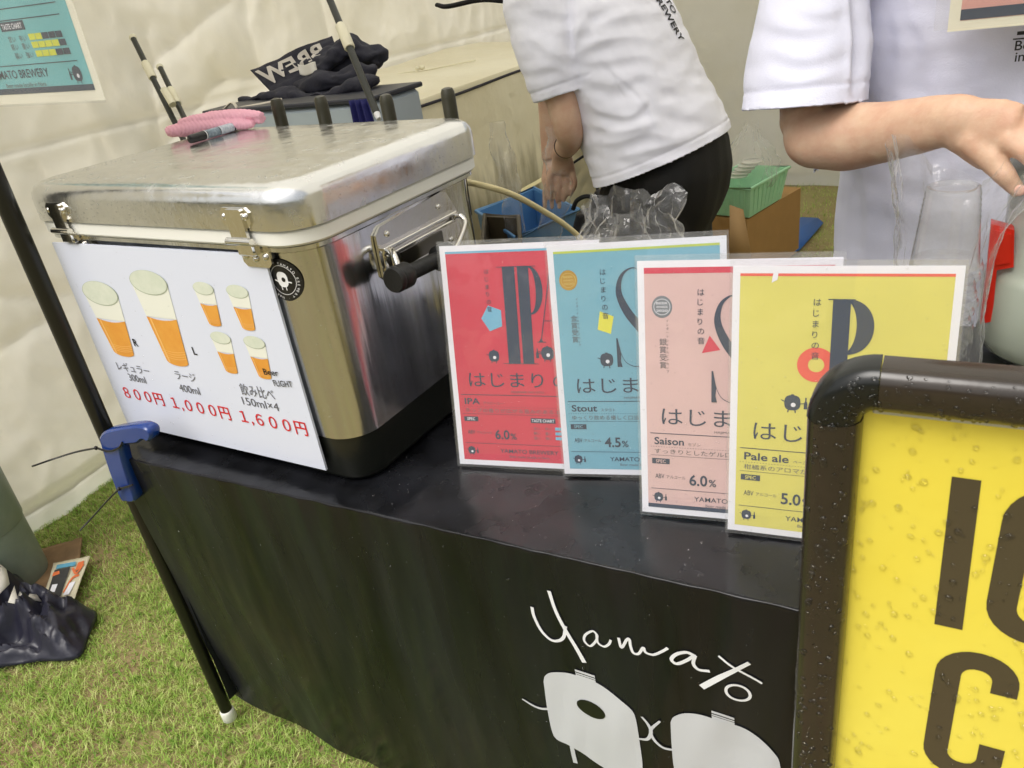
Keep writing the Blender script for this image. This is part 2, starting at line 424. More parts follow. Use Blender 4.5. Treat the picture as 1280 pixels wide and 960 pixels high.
M_blade = blade_mat('grass_blades', S(118, 156, 62), S(168, 196, 94), S(214, 214, 150))
o = grass('grass', 230000, -1.3, .75, -.55, 1.0, M_blade, .007, .028)
tag(o, 'short pale green grass with brown bare patches in front of the tent wall', 'grass', kind='stuff')
o = grass('grass', 26000, -.2, 2.4, 2.3, 4.4, M_blade, .012, .034); tag(o, 'dark shaded strip of grass at the foot of the back tent wall', 'grass', kind='stuff')

# unseen trees added behind the photographer, only to be reflected in the wet steel
g = G()
for k in range(2600):
    x = random.uniform(-22, 24); h = 3.2 + 1.6 * fbm(x * .25, 2); z = GZ + .2 + random.random() ** .8 * h; y = -13 - random.uniform(0, 2.5) * (1.2 - (z - GZ) / 7)
    r = random.uniform(.18, .5); a = [np.array([random.gauss(0, 1), random.gauss(0, 1), random.gauss(0, 1)]) for _ in range(2)]; a = [q / np.linalg.norm(q) * r for q in a]
    c = np.array([x, y, z]); g.add([c - a[0], c - a[1] * .6, c + a[0], c + a[1] * .6], [(0, 1, 2, 3)])
o = g.build('added_tree_line', mat('tree_leaves', S(62, 84, 40), .6, col2=S(38, 58, 26), vscale=1.5), smooth=False)
tag(o, 'far line of dark green trees out of view, added for reflections', 'trees', kind='stuff')
# ---- tent: wrinkled cream sheets
def cloth_mat(name, col, col2, tr, bump, mildew=False):
    m = bpy.data.materials.new(name); m.use_nodes = True; t = m.node_tree; N = t.nodes; L = t.links; b = N['Principled BSDF']
    b.inputs['Roughness'].default_value = .42; b.inputs['Specular IOR Level'].default_value = .35
    geo = N.new('ShaderNodeNewGeometry'); n = N.new('ShaderNodeTexNoise'); n.inputs['Scale'].default_value = 2.4; n.inputs['Detail'].default_value = 6; L.new(geo.outputs['Position'], n.inputs[0])
    r = N.new('ShaderNodeValToRGB'); L.new(n.outputs[0], r.inputs[0]); r.color_ramp.elements[0].position = .35; r.color_ramp.elements[1].position = .65
    r.color_ramp.elements[0].color = col2; r.color_ramp.elements[1].color = col; src = r.outputs[0]
    if mildew:
        mp = N.new('ShaderNodeMapping'); mp.inputs['Scale'].default_value = (6, 6, 1.3); L.new(geo.outputs['Position'], mp.inputs[0])
        n2 = N.new('ShaderNodeTexNoise'); n2.inputs['Scale'].default_value = 2.2; n2.inputs['Detail'].default_value = 5; L.new(mp.outputs[0], n2.inputs[0])
        sx = N.new('ShaderNodeSeparateXYZ'); L.new(geo.outputs['Position'], sx.inputs[0])
        mr = N.new('ShaderNodeMapRange'); L.new(sx.outputs[2], mr.inputs[0]); mr.inputs[1].default_value = .12; mr.inputs[2].default_value = -.3; mr.inputs[3].default_value = -.28; mr.inputs[4].default_value = .38
        a = N.new('ShaderNodeMath'); a.operation = 'ADD'; L.new(mr.outputs[0], a.inputs[0]); L.new(n2.outputs[0], a.inputs[1])
        r2 = N.new('ShaderNodeValToRGB'); L.new(a.outputs[0], r2.inputs[0]); r2.color_ramp.elements[0].position = .5; r2.color_ramp.elements[0].color = (0, 0, 0, 1); r2.color_ramp.elements[1].position = .85; r2.color_ramp.elements[1].color = (.75, .75, .75, 1)
        mx = N.new('ShaderNodeMix'); mx.data_type = 'RGBA'; L.new(r2.outputs[0], mx.inputs[0]); L.new(src, mx.inputs[6]); mx.inputs[7].default_value = S(84, 78, 46); src = mx.outputs[2]
    L.new(src, b.inputs['Base Color'])
    bn = N.new('ShaderNodeTexNoise'); bn.inputs['Scale'].default_value = 9; bn.inputs['Detail'].default_value = 5; L.new(geo.outputs['Position'], bn.inputs[0])
    bp = N.new('ShaderNodeBump'); bp.inputs['Distance'].default_value = bump; L.new(bn.outputs[0], bp.inputs['Height']); L.new(bp.outputs[0], b.inputs['Normal'])
    tl = N.new('ShaderNodeBsdfTranslucent'); L.new(src, tl.inputs[0]); mx = N.new('ShaderNodeMixShader'); mx.inputs[0].default_value = tr
    L.new(b.outputs[0], mx.inputs[1]); L.new(tl.outputs[0], mx.inputs[2]); L.new(mx.outputs[0], N['Material Output'].inputs[0]); return m
M_tent = cloth_mat('cream_tent_sheet', S(246, 242, 230), S(238, 233, 216), .6, .011)
M_roof = cloth_mat('white_tent_roof', S(250, 248, 238), S(248, 245, 234), .72, .005)
M_sheet = cloth_mat('cream_dust_sheet', S(232, 226, 202), S(222, 214, 186), .05, .012, True)
tent = empty('market_tent', (-1.19, 2, GZ), 'cream canvas market tent with wrinkled side wall, back wall and roof around the beer stall', 'tent')
FOLDS = [([.35, 0, .05], [.75, 0, -.09], .02, .03), ([.75, 0, -.09], [1.2, 0, .0], .02, .025), ([.3, 0, -.16], [.62, 0, -.1], .015, .02),
         ([1.15, 0, .25], [1.5, 0, .42], .03, .035), ([1.5, 0, .42], [2.3, 0, .33], .03, .04), ([1.15, 0, .25], [1.25, 0, .6], .02, .03), ([1.2, 0, .5], [1.9, 0, .75], .025, .04),
         ([1.0, 0, .5], [1.15, 0, .25], .02, .03), ([.75, 0, .3], [.85, 0, -.1], .012, .02), ([.98, 0, .33], [1.02, 0, 0], .012, .02), ([1.25, 0, .3], [1.22, 0, 0], .012, .025), ([2.1, 0, .4], [2.2, 0, 1.1], .03, .06), ([1.7, 0, .42], [1.72, 0, 1.1], .02, .05)]
def wall_pts(U, Z, back):
    P = np.stack([U, U * 0, Z], 1)
    d = np.zeros(len(U))
    for a, b, h, wd in FOLDS: d += h * .85 * np.exp(-np.abs(segdist(P, [a, b]) / (wd * .9)))
    n = np.array([.030 * noise.noise(Vector((u * 1.7, z * .55, 3 + back))) + .013 * noise.noise(Vector((u * 4.5, z * 2.6, 9 + back))) + .016 * abs(noise.noise(Vector((u * 6, z * 4.5, back)))) + .007 * abs(noise.noise(Vector((u * 15 + z * 5, z * 12, back)))) for u, z in zip(U, Z)])
    seam = .010 * np.exp(-((Z - .355) / .010) ** 2) if not back else 0
    skirt = .02 * np.exp(-((Z + .60) / .012) ** 2) + np.where(Z < -.6, .012, 0)
    return d * (0 if back else 1) + n + seam + skirt
def wall(name, ulen, back, par, place):
    nu, nv = int(ulen / (.013 if name == 'side_wall' and back == 0 else .025)), (170 if back == 0 else 90); U, Z = np.meshgrid(np.linspace(0, ulen, nu), np.linspace(GZ - .005, 1.45, nv)); U = U.ravel(); Z = Z.ravel()
    d = wall_pts(U - (.9 if not back else 0), Z, back); V = [place(u, z, q) for u, z, q in zip(U, Z, d)]
    gg = G().add(V, [(j * nu + i, j * nu + i + 1, (j + 1) * nu + i + 1, (j + 1) * nu + i) for j in range(nv - 1) for i in range(nu - 1)])
    o = gg.build(name, M_tent, par, angle=180); return o
wall('side_wall', 5.05, 0, tent, lambda u, z, d: (-1.19 + d, u - .9, z))
wall('back_wall', 4.3, 5, tent, lambda u, z, d: (-1.19 + u, 4.12 - d + .06 * math.sin(u * 2.1), z))
wall('side_wall', 5.05, 3, tent, lambda u, z, d: (3.05 - d, u - .9, z))
g = G(); g.grid(lambda u, t: (-1.22 + u * 4.3, -.28 + t * 4.43, 1.44 + .75 * (1 - abs(2 * u - 1)) + .02 * fbm(u * 6, t * 6)), 40, 40); g.build('roof', M_roof, tent)
M_framepole = mat('black_pole_paint', S(24, 24, 18), .3, bump=.0004, bscale=40)
# frame legs of the tent at the corners
for x, y in ((-1.16, 4.08), (3.0, 4.08), (3.0, -.05), (-1.16, -.86)):
    G().tube([(x, y, GZ), (x, y, 1.44)], .018, 10).build('leg', mat('white_frame_paint', S(225, 225, 220), .4), tent)

# ================================================================== TABLE AND BLACK CLOTH
tbl = empty('folding_table', (.95, .3, GZ), 'long folding table hidden under the glossy black cloth', 'table')
G().box((.95, .3, -.022), (1.92, .57, .03), bevel=.004).build('tabletop', mat('table_laminate', S(200, 198, 190), .5), tbl)
for x in (.12, 1.78):
    for y in (.09, .52): G().tube([(x, y, GZ), (x, y, -.037)], .012, 10).build('leg', mat('grey_steel_leg', (.4, .4, .4, 1), .35, .8), tbl)
def cloth_pt(x, s):
    """s runs over the top from the back (0) to the front edge and down to the ground (1)"""
    top = .615; drop = .668; L_ = top + drop; q = s * L_; r = .012
    hump = .002 * fbm(x * 7, q * 6, 1)
    ex = -.022 - .004 * math.sin(q * 6)
    if x < 0: x = x
    if q < top: return (x, .60 - q, 0.0 - .001 + .8 * hump * min(1, (top - q) * 14) * (1 if q > .1 else 1))
    z = -(q - top); k = -z / drop
    y = -.014 + k * .045
    fold = .010 * noise.noise(Vector((x * 4.2 + .5 * k, k * 1.3, 2))) * k + .006 * noise.noise(Vector((x * 11 + 2 * k, k * 1.8, 5))) * min(1, k * 1.6) + .0022 * noise.noise(Vector((x * 33 + 3 * k, k * 4, 8)))
    y -= fold
    if x < .42: z *= 1 - .075 * max(0, (.42 - x) / .44) ** 1.8 * k
    return (x - .032 * k * math.exp(-((x + .02) / .1) ** 2), y, z + .0)
M_cloth = mat('black_wet_cloth', S(31, 32, 36), .22, bump=.0009, bscale=9, rvar=.15, vscale=2.4, col2=S(5, 5, 5), stretch=(4.2, 4.2, .45), detail=6, spec=.32)  # grey and black streaks in the colour imitate reflections on the wet cloth
g = G(); nx, ny = 240, 170
us = np.linspace(-.022, 1.94, nx); S_ = np.concatenate([np.linspace(0, .46, 50), np.linspace(.463, .5, 24), np.linspace(.505, 1, ny - 74)])
V = [cloth_pt(x, s) for s in S_ for x in us]
# round the front edge: soften the corner by averaging along the strip
A = np.array(V).reshape(ny, nx, 3)
for _ in range(4): A[52:80] = (A[51:79] + 2 * A[52:80] + A[53:81]) / 4
A[:, :, 2] += np.where(A[:, :, 1] < .02, 0, 0)
g.add(A.reshape(-1, 3), [(j * nx + i, j * nx + i + 1, (j + 1) * nx + i + 1, (j + 1) * nx + i) for j in range(ny - 1) for i in range(nx - 1)])
# left end drape
g.grid(lambda u, t: (-.020 - .010 * t + .004 * math.sin(u * 9) * t, .012 + u * .57, -.004 - t * .6), 40, 30)
tcloth = g.build('tablecloth', M_cloth, angle=60)
tag(tcloth, 'shiny wet black tablecloth with a white handwritten logo, hanging to the grass', 'tablecloth')
LOGO = mat('logo_vinyl', S(205, 208, 214), .42, bump=.0006, bscale=22); LOGOW = mat('script_vinyl', S(236, 238, 242), .4)
def drop_fn(a, b, e):
    p = cloth_pt(a, (.615 - b) / (.615 + .668)); return np.array([p[0], p[1] - .0013 - e, p[2] + .001])
sh = Sheet((0, 0, 0), (1, 0, 0), (0, 0, 1), (0, -1, 0), fn=drop_fn)
def K(cx, cy):
    p = ony(600 + cx / 3.048, 700 + cy / 3.048, .0); p = ony(600 + cx / 3.048, 700 + cy / 3.048, -.014 + .067 * (-p[2])); return (p[0], p[2])
def ks(L_, wd, mm=LOGOW, lv=1): sh.stroke([K(*p) for p in L_], wd, mm, lv)
ks([(200, 178), (208, 215), (235, 268), (272, 303), (303, 306), (322, 290), (328, 250)], [.0045] * 7)
ks([(265, 116), (290, 190), (328, 265), (370, 335), (400, 390)], [.005, .005, .0055, .006, .0065], lv=2)
ks([(450, 283), (432, 268), (405, 282), (400, 305), (422, 326), (445, 305), (450, 283)], .0033)
ks([(447, 280), (452, 312), (475, 326), (495, 315), (503, 298)], .0033, lv=2)
ks([(532, 290), (543, 328), (562, 300), (572, 298), (577, 325), (588, 350), (608, 352), (625, 330), (634, 348), (662, 358), (692, 348), (718, 333)], .0036)
ks([(822, 365), (790, 348), (752, 354), (732, 374), (752, 390), (790, 378), (820, 360)], .0045)
ks([(822, 362), (815, 392), (835, 416), (877, 422)], .004, lv=2)
ks([(846, 482), (880, 463), (930, 435), (985, 408), (1028, 388)], [.0075, .0075, .0065, .0055, .005])
ks([(910, 363), (950, 390), (995, 418), (1040, 446), (1077, 467)], .0032, lv=2)
c = K(985, 502); sh.ring(c[0], c[1], .0115, .0150, LOGOW)
def area(pts, m_, lv=1, n=6):
    P_ = catmull([np.array(K(*p)) for p in pts] + [np.array(K(*pts[0]))], n)[:-1]; P_ = [np.array(p) for p in P_]; c = sum(P_) / len(P_)
    sh.bump(); V = []; F = []; R_ = 8
    for r in range(R_ + 1):
        for p in P_: q = c + (p - c) * (r / R_ if r else .001); V.append(sh.P(q[0], q[1], lv))
    k = len(P_)
    for r in range(R_):
        for i in range(k): F.append((r * k + i, r * k + (i + 1) % k, (r + 1) * k + (i + 1) % k, (r + 1) * k + i))
    sh.g.add(V, F, sh.mi(m_))
area([(244, 462), (250, 440), (275, 428), (335, 432), (400, 450), (460, 475), (530, 520), (580, 560), (598, 600), (610, 690), (620, 800), (600, 868), (560, 862), (450, 792), (360, 728), (335, 712), (283, 678), (258, 575)], LOGO)
area([(730, 610), (742, 590), (785, 579), (860, 588), (930, 612), (1000, 640), (1060, 675), (1120, 725), (1145, 770), (1150, 870), (1120, 900), (900, 880), (760, 850), (742, 790), (734, 700)], LOGO)
c = K(424, 568); dk = mat('logo_hole', S(20, 21, 20), .3); sh.ell(c[0], c[1], .0205, .0165, dk, 4, rot=-.12)
for q, (a, b) in enumerate((((362, 416), (438, 440)), ((885, 566), (970, 600)))):
    p, r = np.array(K(*a)), np.array(K(*b)); dd = r - p
    for k0, k1 in ((0, .0042), (.006, .0085), (.0095, .0200)): sh.poly([p - (0, k1), r - (0, k1), r - (0, k0), p - (0, k0)], LOGO if k1 < .019 else LOGO, 1)
ks([(162, 530), (200, 553), (235, 567), (268, 569)], [.003, .0042, .0045, .0045], LOGO)
ks([(620, 590), (645, 622), (655, 650), (640, 678), (606, 678)], [.003, .0045, .005, .0045, .004], LOGO, 1)
ks([(690, 605), (655, 640), (665, 675), (700, 705), (742, 716)], [.003, .0045, .005, .0045, .004], LOGO, 2)
ks([(345, 700), (352, 745), (360, 785)], .0065, LOGO)
sh.build('printed_logo', tcloth)
drp = []
for _ in range(260):
    x = random.uniform(0, 1.0); s = random.uniform(.5, .95); p = cloth_pt(x, s); drp.append(((p[0], p[1] - .0005, p[2]), (0, -1, .1), random.uniform(.0006, .0018)))
for _ in range(70): drp.append(((random.uniform(.47, 1.05), random.uniform(.0, .12), 0), (0, 0, 1), random.uniform(.0006, .002)))
droplets('raindrops', tcloth, M_drop, drp)

# ================================================================== COOLER (draught beer box)
cx, cy, cw, cdp, cyaw = -.0880, .0480, .5770, .404, -.0624
cool = empty('steel_cooler', (cx, cy, 0), 'large stainless steel cooler with white rim and black base on the tablecloth', 'cooler box', rz=cyaw)
CU = np.array([math.cos(cyaw), math.sin(cyaw), 0]); CV = np.array([-math.sin(cyaw), math.cos(cyaw), 0]); CO = np.array([cx, cy, 0.])
def cp(a, b, z): return CO + CU * a + CV * b + np.array([0, 0, z])
def outline(inset, r, n=12):
    pts = []; W, D = cw, cdp
    for (qx, qy, a0) in ((W - inset - r, D - inset - r, 0), (inset + r, D - inset - r, 90), (inset + r, inset + r, 180), (W - inset - r, inset + r, 270)):
        for i in range(n + 1): a = rad(a0 + 90 * i / n); pts.append((qx + r * math.cos(a), qy + r * math.sin(a)))
    return pts
def shell(levels, n=12, cap0=True, cap1=True, side=0):
    gg = G(); V = []; k = 4 * (n + 1)
    for z, ins, r in levels: V += [cp(a, b, z) for a, b in outline(ins, r, n)]
    F = [(i * k + j, i * k + (j + 1) % k, (i + 1) * k + (j + 1) % k, (i + 1) * k + j) for i in range(len(levels) - 1) for j in range(k)]
    if cap0: F.append(tuple(range(k))[::-1])
    if cap1: F.append(tuple(range((len(levels) - 1) * k, len(levels) * k)))
    return gg.add(V, F)
R0 = .050
base = shell([(.001, .028, R0 - .01), (.006, .022, R0 - .004), (.012, .020, R0 - .002), (.080, .018, R0)]); base.build('base', M_blackpl, cool)
bl = [(.074, .0165, R0)] + [(.074 + (.338 - .074) * t, .0165 - .001 * math.sin(math.pi * t), R0) for t in (.1, .3, .5, .7, .9)] + [(.338, .015, R0), (.342, .008, R0), (.347, .008, R0), (.350, .013, R0)]
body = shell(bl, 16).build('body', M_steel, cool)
shell([(.349, .006, R0), (.352, .003, R0 + .002), (.366, .003, R0 + .002), (.369, .007, R0)]).build('rim', M_gasket, cool)
def lidtop():
    gg = shell([(.368, .004, R0), (.370, 0, R0 + .003), (.401, .0, R0 + .003), (.409, .002, R0 + .001), (.416, .007, R0 - .003), (.4205, .015, R0 - .008), (.4225, .024, R0 - .014), (.4228, .034, R0 - .02)], cap1=False)
    # pressed, slightly uneven top
    o_ = outline(.034, R0 - .02); k = len(o_); V = []; F = []
    R_ = 14
    for r in range(R_ + 1):
        for a, b in o_:
            q = 1 - r / R_; A_ = cw / 2 + (a - cw / 2) * q; B_ = cdp / 2 + (b - cdp / 2) * q
            V.append(cp(A_, B_, .4228 + (.0012 * fbm(A_ * 14, B_ * 14, 2) + .002) * min(1, r / 3)))
    for r in range(R_):
        for i in range(k): F.append((r * k + i, r * k + (i + 1) % k, (r + 1) * k + (i + 1) % k, (r + 1) * k + i))
    gg.add(V, F); return gg
lid = lidtop().build('lid', M_lid, cool)
dl = []
for _ in range(520):
    a = random.uniform(.02, cw - .02); b = random.uniform(.03, .16) if random.random() < .6 else random.uniform(.02, .36); dl.append((cp(a, b, .4232), (0, 0, 1), random.uniform(.0005, .0018)))
for _ in range(380): 
    if random.random() < .75: dl.append((cp(random.uniform(.05, cw - .06), -.0002, random.uniform(.373, .405)), -CV, random.uniform(.0004, .0014)))
    else: dl.append((cp(cw + .0002, random.uniform(.06, cdp - .06), random.uniform(.373, .405)), CU, random.uniform(.0004, .0012)))
droplets('raindrops', lid, M_drop, dl)
db = []
for _ in range(260):
    a = rad(random.uniform(-88, -5)); c_ = (cw - .0165 - R0, .0165 + R0); nn = CU * math.cos(a) + CV * math.sin(a)
    db.append((cp(c_[0], c_[1], random.uniform(.09, .335)) + nn * (R0 + .0021), nn, random.uniform(.0005, .0013)))
droplets('raindrops', body, M_drop, db)
# front hinges
def hinge(a0):
    f = -.0025
    gg = G()
    out = lambda x0, x1, z0, z1, r: [(x0 + r, z0), (x1 - r, z0), (x1, z0 + r), (x1, z1 - r), (x1 - r, z1), (x0 + r, z1), (x0, z1 - r), (x0, z0 + r)]
    gg.prism(out(a0, a0 + .05, .3745, .3985, .006), .003, cp(0, f, 0), CU, (0, 0, 1), CV)
    gg.prism(out(a0 + .012, a0 + .04, .355, .397, .002), .004, cp(0, f - .003, 0), CU, (0, 0, 1), CV)
    gg.tube([cp(a0 + .004, f - .004, .3585), cp(a0 + .047, f - .004, .3585)], .0045, 12)
    gg.prism(out(a0 + .006, a0 + .056, .322, .3545, .006), .003, cp(0, .006, 0), CU, (0, 0, 1), CV)
    gg.box(cp(a0 + .030, .0, .348), (.03, .012, .016), rz=cyaw, bevel=.002)
    h = gg.build('hinge', M_chrome, cool)
    for x, z, y in ((a0 + .008, .388, f), (a0 + .0435, .388, f), (a0 + .014, .336, .006), (a0 + .031, .333, .006), (a0 + .049, .336, .006)):
        p = cp(x, y - .001, z); G().ball(p, .0042, 6, sc=(1, .7, 1)).build('rivet', M_chrome, h)
hinge(.072); hinge(.452)
# side handle: plate, bail and rubber grip
rx = cw - .0145
hp = G(); out = [(a_ - .017, b_ + .005) for a_, b_ in [(.148, .262), (.160, .250), (.318, .250), (.330, .262), (.330, .300), (.312, .330), (.300, .334), (.160, .327), (.149, .318)]]
hp.prism(out, .004, cp(rx + .0035, 0, 0), CV, (0, 0, 1), -CU)
hp.box(cp(rx + .006, .221, .303), (.008, .168, .005), rz=cyaw, bevel=.001); hp.box(cp(rx + .006, .221, .293), (.006, .16, .004), rz=cyaw, bevel=.001)
plate = hp.build('handle_plate', mat('pressed_steel', (.66, .64, .59, 1), .2, 1, bump=.0008, bscale=40), cool)
for x, z in ((.154, .3190), (.271, .3210), (.154, .267), (.288, .267)): G().ball(cp(rx + .004, x, z), .0045, 6, sc=(.7, 1, 1)).build('rivet', M_chrome, plate)
G().prism([(.173, .267), (.268, .267), (.268, .287), (.173, .287)], .0015, cp(rx + .0055, 0, 0), CV, (0, 0, 1), -CU).build('recess', mat('dark_recess', (.16, .15, .13, 1), .3, 1), plate)
bp_ = [cp(rx + .004, .150, .296), cp(rx + .014, .143, .302), cp(rx + .026, .134, .298), cp(rx + .034, .128, .286), cp(rx + .038, .124, .273)]
bp2 = [cp(rx + .006, .300, .298), cp(rx + .016, .302, .299), cp(rx + .026, .298, .290), cp(rx + .034, .270, .276), cp(rx + .038, .245, .266)]
ring_ = [cp(rx + .010 + .008 * math.cos(q / 16 * 6.283), .140, .288 + .014 * math.sin(q / 16 * 6.283)) for q in range(16)]
G().tube(catmull(bp_, 6), .0042, 10).tube(catmull(bp2, 6), .0038, 10).tube([cp(rx + .038, .124, .273), cp(rx + .038, .245, .266)], .004, 8).tube(ring_, .003, 8, closed=True).build('bail', M_chrome, cool)
gr = G(); ga = cp(rx + .038, .108, .2735); gb_ = cp(rx + .038, .235, .2655); gd = (gb_ - ga) / np.linalg.norm(gb_ - ga); gx = CU; gz_ = np.cross(gx, gd)
gr.lathe([(.008, 0), (.0155, .0), (.0172, .003), (.0172, .008), (.0158, .010), (.0172, .012), (.0172, .028), (.014, .032), (.0108, .035), (.0108, .098), (.018, .101), (.018, .122), (.013, .126)], ga, 28, ax=[gx, gz_, gd])
gr.build('grip', M_rubber, cool)
# sticker that follows the round corner
STK = mat('black_sticker', S(24, 24, 24), .3); STW = mat('sticker_white', S(225, 225, 225), .4)
ac = (cw - .0165 - R0, .0165 + R0)
def stick_fn(a, b, e):
    R_ = R0 + .0024 + e; s = a
    if s < 0: return cp(ac[0] + s, ac[1] - R_, b)
    th = s / R0
    return cp(ac[0] + R_ * math.sin(th), ac[1] - R_ * math.cos(th), b)
st = Sheet((0, 0, 0), CU, (0, 0, 1), -CV, fn=stick_fn)
def fan(x, y, r, m_, lv, n=32, rings=5, r0=0):
    st.bump(); V = []; F = []
    for q in range(rings + 1):
        for i in range(n): rr = r0 + (r - r0) * q / rings + 1e-5; V.append(st.P(x + rr * math.cos(2 * math.pi * i / n), y + rr * math.sin(2 * math.pi * i / n), lv))
    for q in range(rings):
        for i in range(n): F.append((q * n + i, q * n + (i + 1) % n, (q + 1) * n + (i + 1) % n, (q + 1) * n + i))
    st.g.add(V, F, st.mi(m_))
sx, sz = -.001, .3040
fan(sx, sz, .0275, STK, 1); fan(sx, sz, .0192, STW, 2, rings=1, r0=.0186)
st.ell(sx, sz + .001, .0085, .010, STW, 3, sq=.75); st.ell(sx + .002, sz + .001, .003, .003, STK, 4); st.stroke([(sx - .013, sz), (sx - .008, sz - .002)], .0016, STW, 3, smooth=False); st.stroke([(sx + .013, sz - .003), (sx + .008, sz - .002)], .0016, STW, 3, smooth=False)
for q in (-.004, .003): st.stroke([(sx + q, sz - .008), (sx + q, sz - .013)], .0014, STW, 3, smooth=False)
for i, ch in enumerate('YAMATO BREWERY · NARA BREWERY · '):
    a = math.pi / 2 - i * 2 * math.pi / 32
    if ch != ' ': st.text(ch, sx + .0212 * math.cos(a) - .001, sz + .0212 * math.sin(a) - .001, .0032, STW, 3, rot=a - math.pi / 2)
st.build('sticker', cool)
# four black tap handles standing up behind the lid
for px_, py_ in ((345, 126), (400, 123), (482, 121), (559, 113)):
    p = ony(px_, py_, .468)
    G().lathe([(.0085, -.20), (.0085, -.14), (.0115, -.12), (.0115, -.012), (.0108, -.002), (.0085, .003), (.004, .0045)], p, 20).build('tap_handle', mat('tap_black', S(52, 50, 36), .35, bump=.0004, bscale=200), cool)
    G().tube([p + [0, 0, -.19], p + [0, 0, -.2], np.array([p[0], .428, p[2] - .205])], .006, 8).build('tap', M_chrome, cool)
# beige beer line
hz = [ony(600, 231, .47), ony(640, 243, .52), ony(676, 262, .60), ony(706, 281, .66), ony(730, 303, .70), ony(745, 330, .72)]
tag(G().tube(catmull([ony(560, 224, .56)] + hz, 8), .0052, 10).build('beer_hose', mat('beige_tube', S(214, 200, 150), .3)), 'pale beige beer hose curving away from behind the steel cooler', 'hose')

# ================================================================== PRICE BOARD
mo = np.array([-.0381, .0425, .0223]); my = -.0376; MU = np.array([math.cos(my), math.sin(my), 0]); MN = np.array([math.sin(my), -math.cos(my), 0]); MWp = np.array([0, 0, 1.0])
MWW, MHH = .4438, .3154
menu = empty('price_board', mo, 'white laminated price board with six beer cups and red prices in front of the cooler', 'price board')
g = G(); g.prism([(0, 0), (MWW, 0), (MWW, MHH), (0, MHH)], .0035, mo, MU, MWp, -MN); g.build('panel', mat('laminated_card', S(214, 219, 234), .32, bump=.0006, bscale=9, coat=.3), menu)
sh = Sheet(mo, MU, MWp, MN)
BEER = mat('beer_orange', S(222, 160, 66), .5, col2=S(214, 142, 52), vscale=24); BEERL = mat('beer_light', S(236, 186, 108), .5); FOAM = mat('foam_print', S(226, 227, 214), .5); FOAMT = mat('foam_top_print', S(214, 218, 202), .5, col2=S(202, 209, 190), vscale=60); RIMP = mat('cup_rim_print', S(165, 174, 150), .5)
def cup(x, y, w_, h_):
    """a tapered glass: x,y top-left of the foam, w top width, h height"""
    er = w_ * .5; cxx = x + er; top = y - w_ * .22; bot = y - h_; bw = w_ * .30; k = .42
    L = lambda t: cxx - er + (er - bw) * t; Rr = lambda t: cxx + er - (er - bw) * t
    def zt(t): return top + (bot - top) * t
    sh.poly([(L(0), zt(0)), (L(k), zt(k)), (Rr(k), zt(k)), (Rr(0), zt(0))], FOAM, 1)
    n = 12; arc = [(cxx + (L(1) - cxx) * math.cos(math.pi * i / n), bot + w_ * .05 - w_ * .09 * math.sin(math.pi * i / n)) for i in range(n + 1)]
    foamarc = [(Rr(k) + (L(k) - Rr(k)) * i / n, zt(k) - w_ * .05 * math.sin(math.pi * i / n)) for i in range(n + 1)]
    sh.poly([(L(k), zt(k))] + arc + [(Rr(k), zt(k))] + foamarc[1:-1], BEER, 2)
    sh.poly([(L(k) + .08 * w_, zt(k) - w_ * .03), (L(1) + .06 * w_, bot + .02 * w_), (L(1) + .10 * w_, bot + .01 * w_), (L(k) + .12 * w_, zt(k) - w_ * .03)], BEERL, 3)
    for t in (.82, .85, .88, .91): 
        ar = [(Rr(t) + (L(t) - Rr(t)) * i / n, zt(t) - w_ * .045 * math.sin(math.pi * i / n)) for i in range(n + 1)]; sh.stroke(ar, w_ * .010, BEERL, 4, 1)
    sh.ell(cxx, top, er * 1.02, w_ * .235, RIMP, 2); sh.ell(cxx, top + .0006, er * .98, w_ * .225, FOAMT, 3)
cup(.030, .258, .084, .120); cup(.1585, .282, .080, .145)
for a, b in ((.292, .272), (.357, .272), (.2935, .2), (.359, .2)): cup(a, b, .040, .062)
for tx, x, z, h, wd in (('レギュラー', .0395, .1085, .0125, .080), ('ラージ', .1811, .111, .0125, .046), ('飲み比べ', .3190, .105, .0150, .067)): sh.text(tx, x, z, h, GREYINK, 2, wid=wd)
for tx, x, z, wd in (('300ml', .0590, .091, .042), ('400ml', .1800, .089, .045), ('150ml×4', .3150, .087, .072)): sh.text(tx, x, z, .0135, GREYINK, 2, wid=wd)
for tx, x, z, wd in (('８００円', .0280, .0565, .099), ('１,０００円', .1460, .0555, .131), ('１,６００円', .2990, .0560, .131)):
    sh.text(tx, x, z, .0185, REDINK, 2, wid=wd, bold=.012)
sh.text('R', .1075, .157, .0125, BLACKINK, 2, bold=.02); sh.text('L', .2430, .158, .0125, BLACKINK, 2, bold=.02)
sh.text('Beer', .3800, .144, .0095, BLACKINK, 5, bold=.01, wid=.028, rot=.04); sh.text('FLIGHT', .3930, .128, .0095, BLACKINK, 5, bold=.01, wid=.036, rot=.08)
sh.build('printed_design', menu)
droplets('raindrops', menu, M_drop, [(mo + MU * random.uniform(0, MWW) + MWp * random.uniform(0, MHH) + MN * .0006, MN, random.uniform(.0004, .0013)) for _ in range(110)])

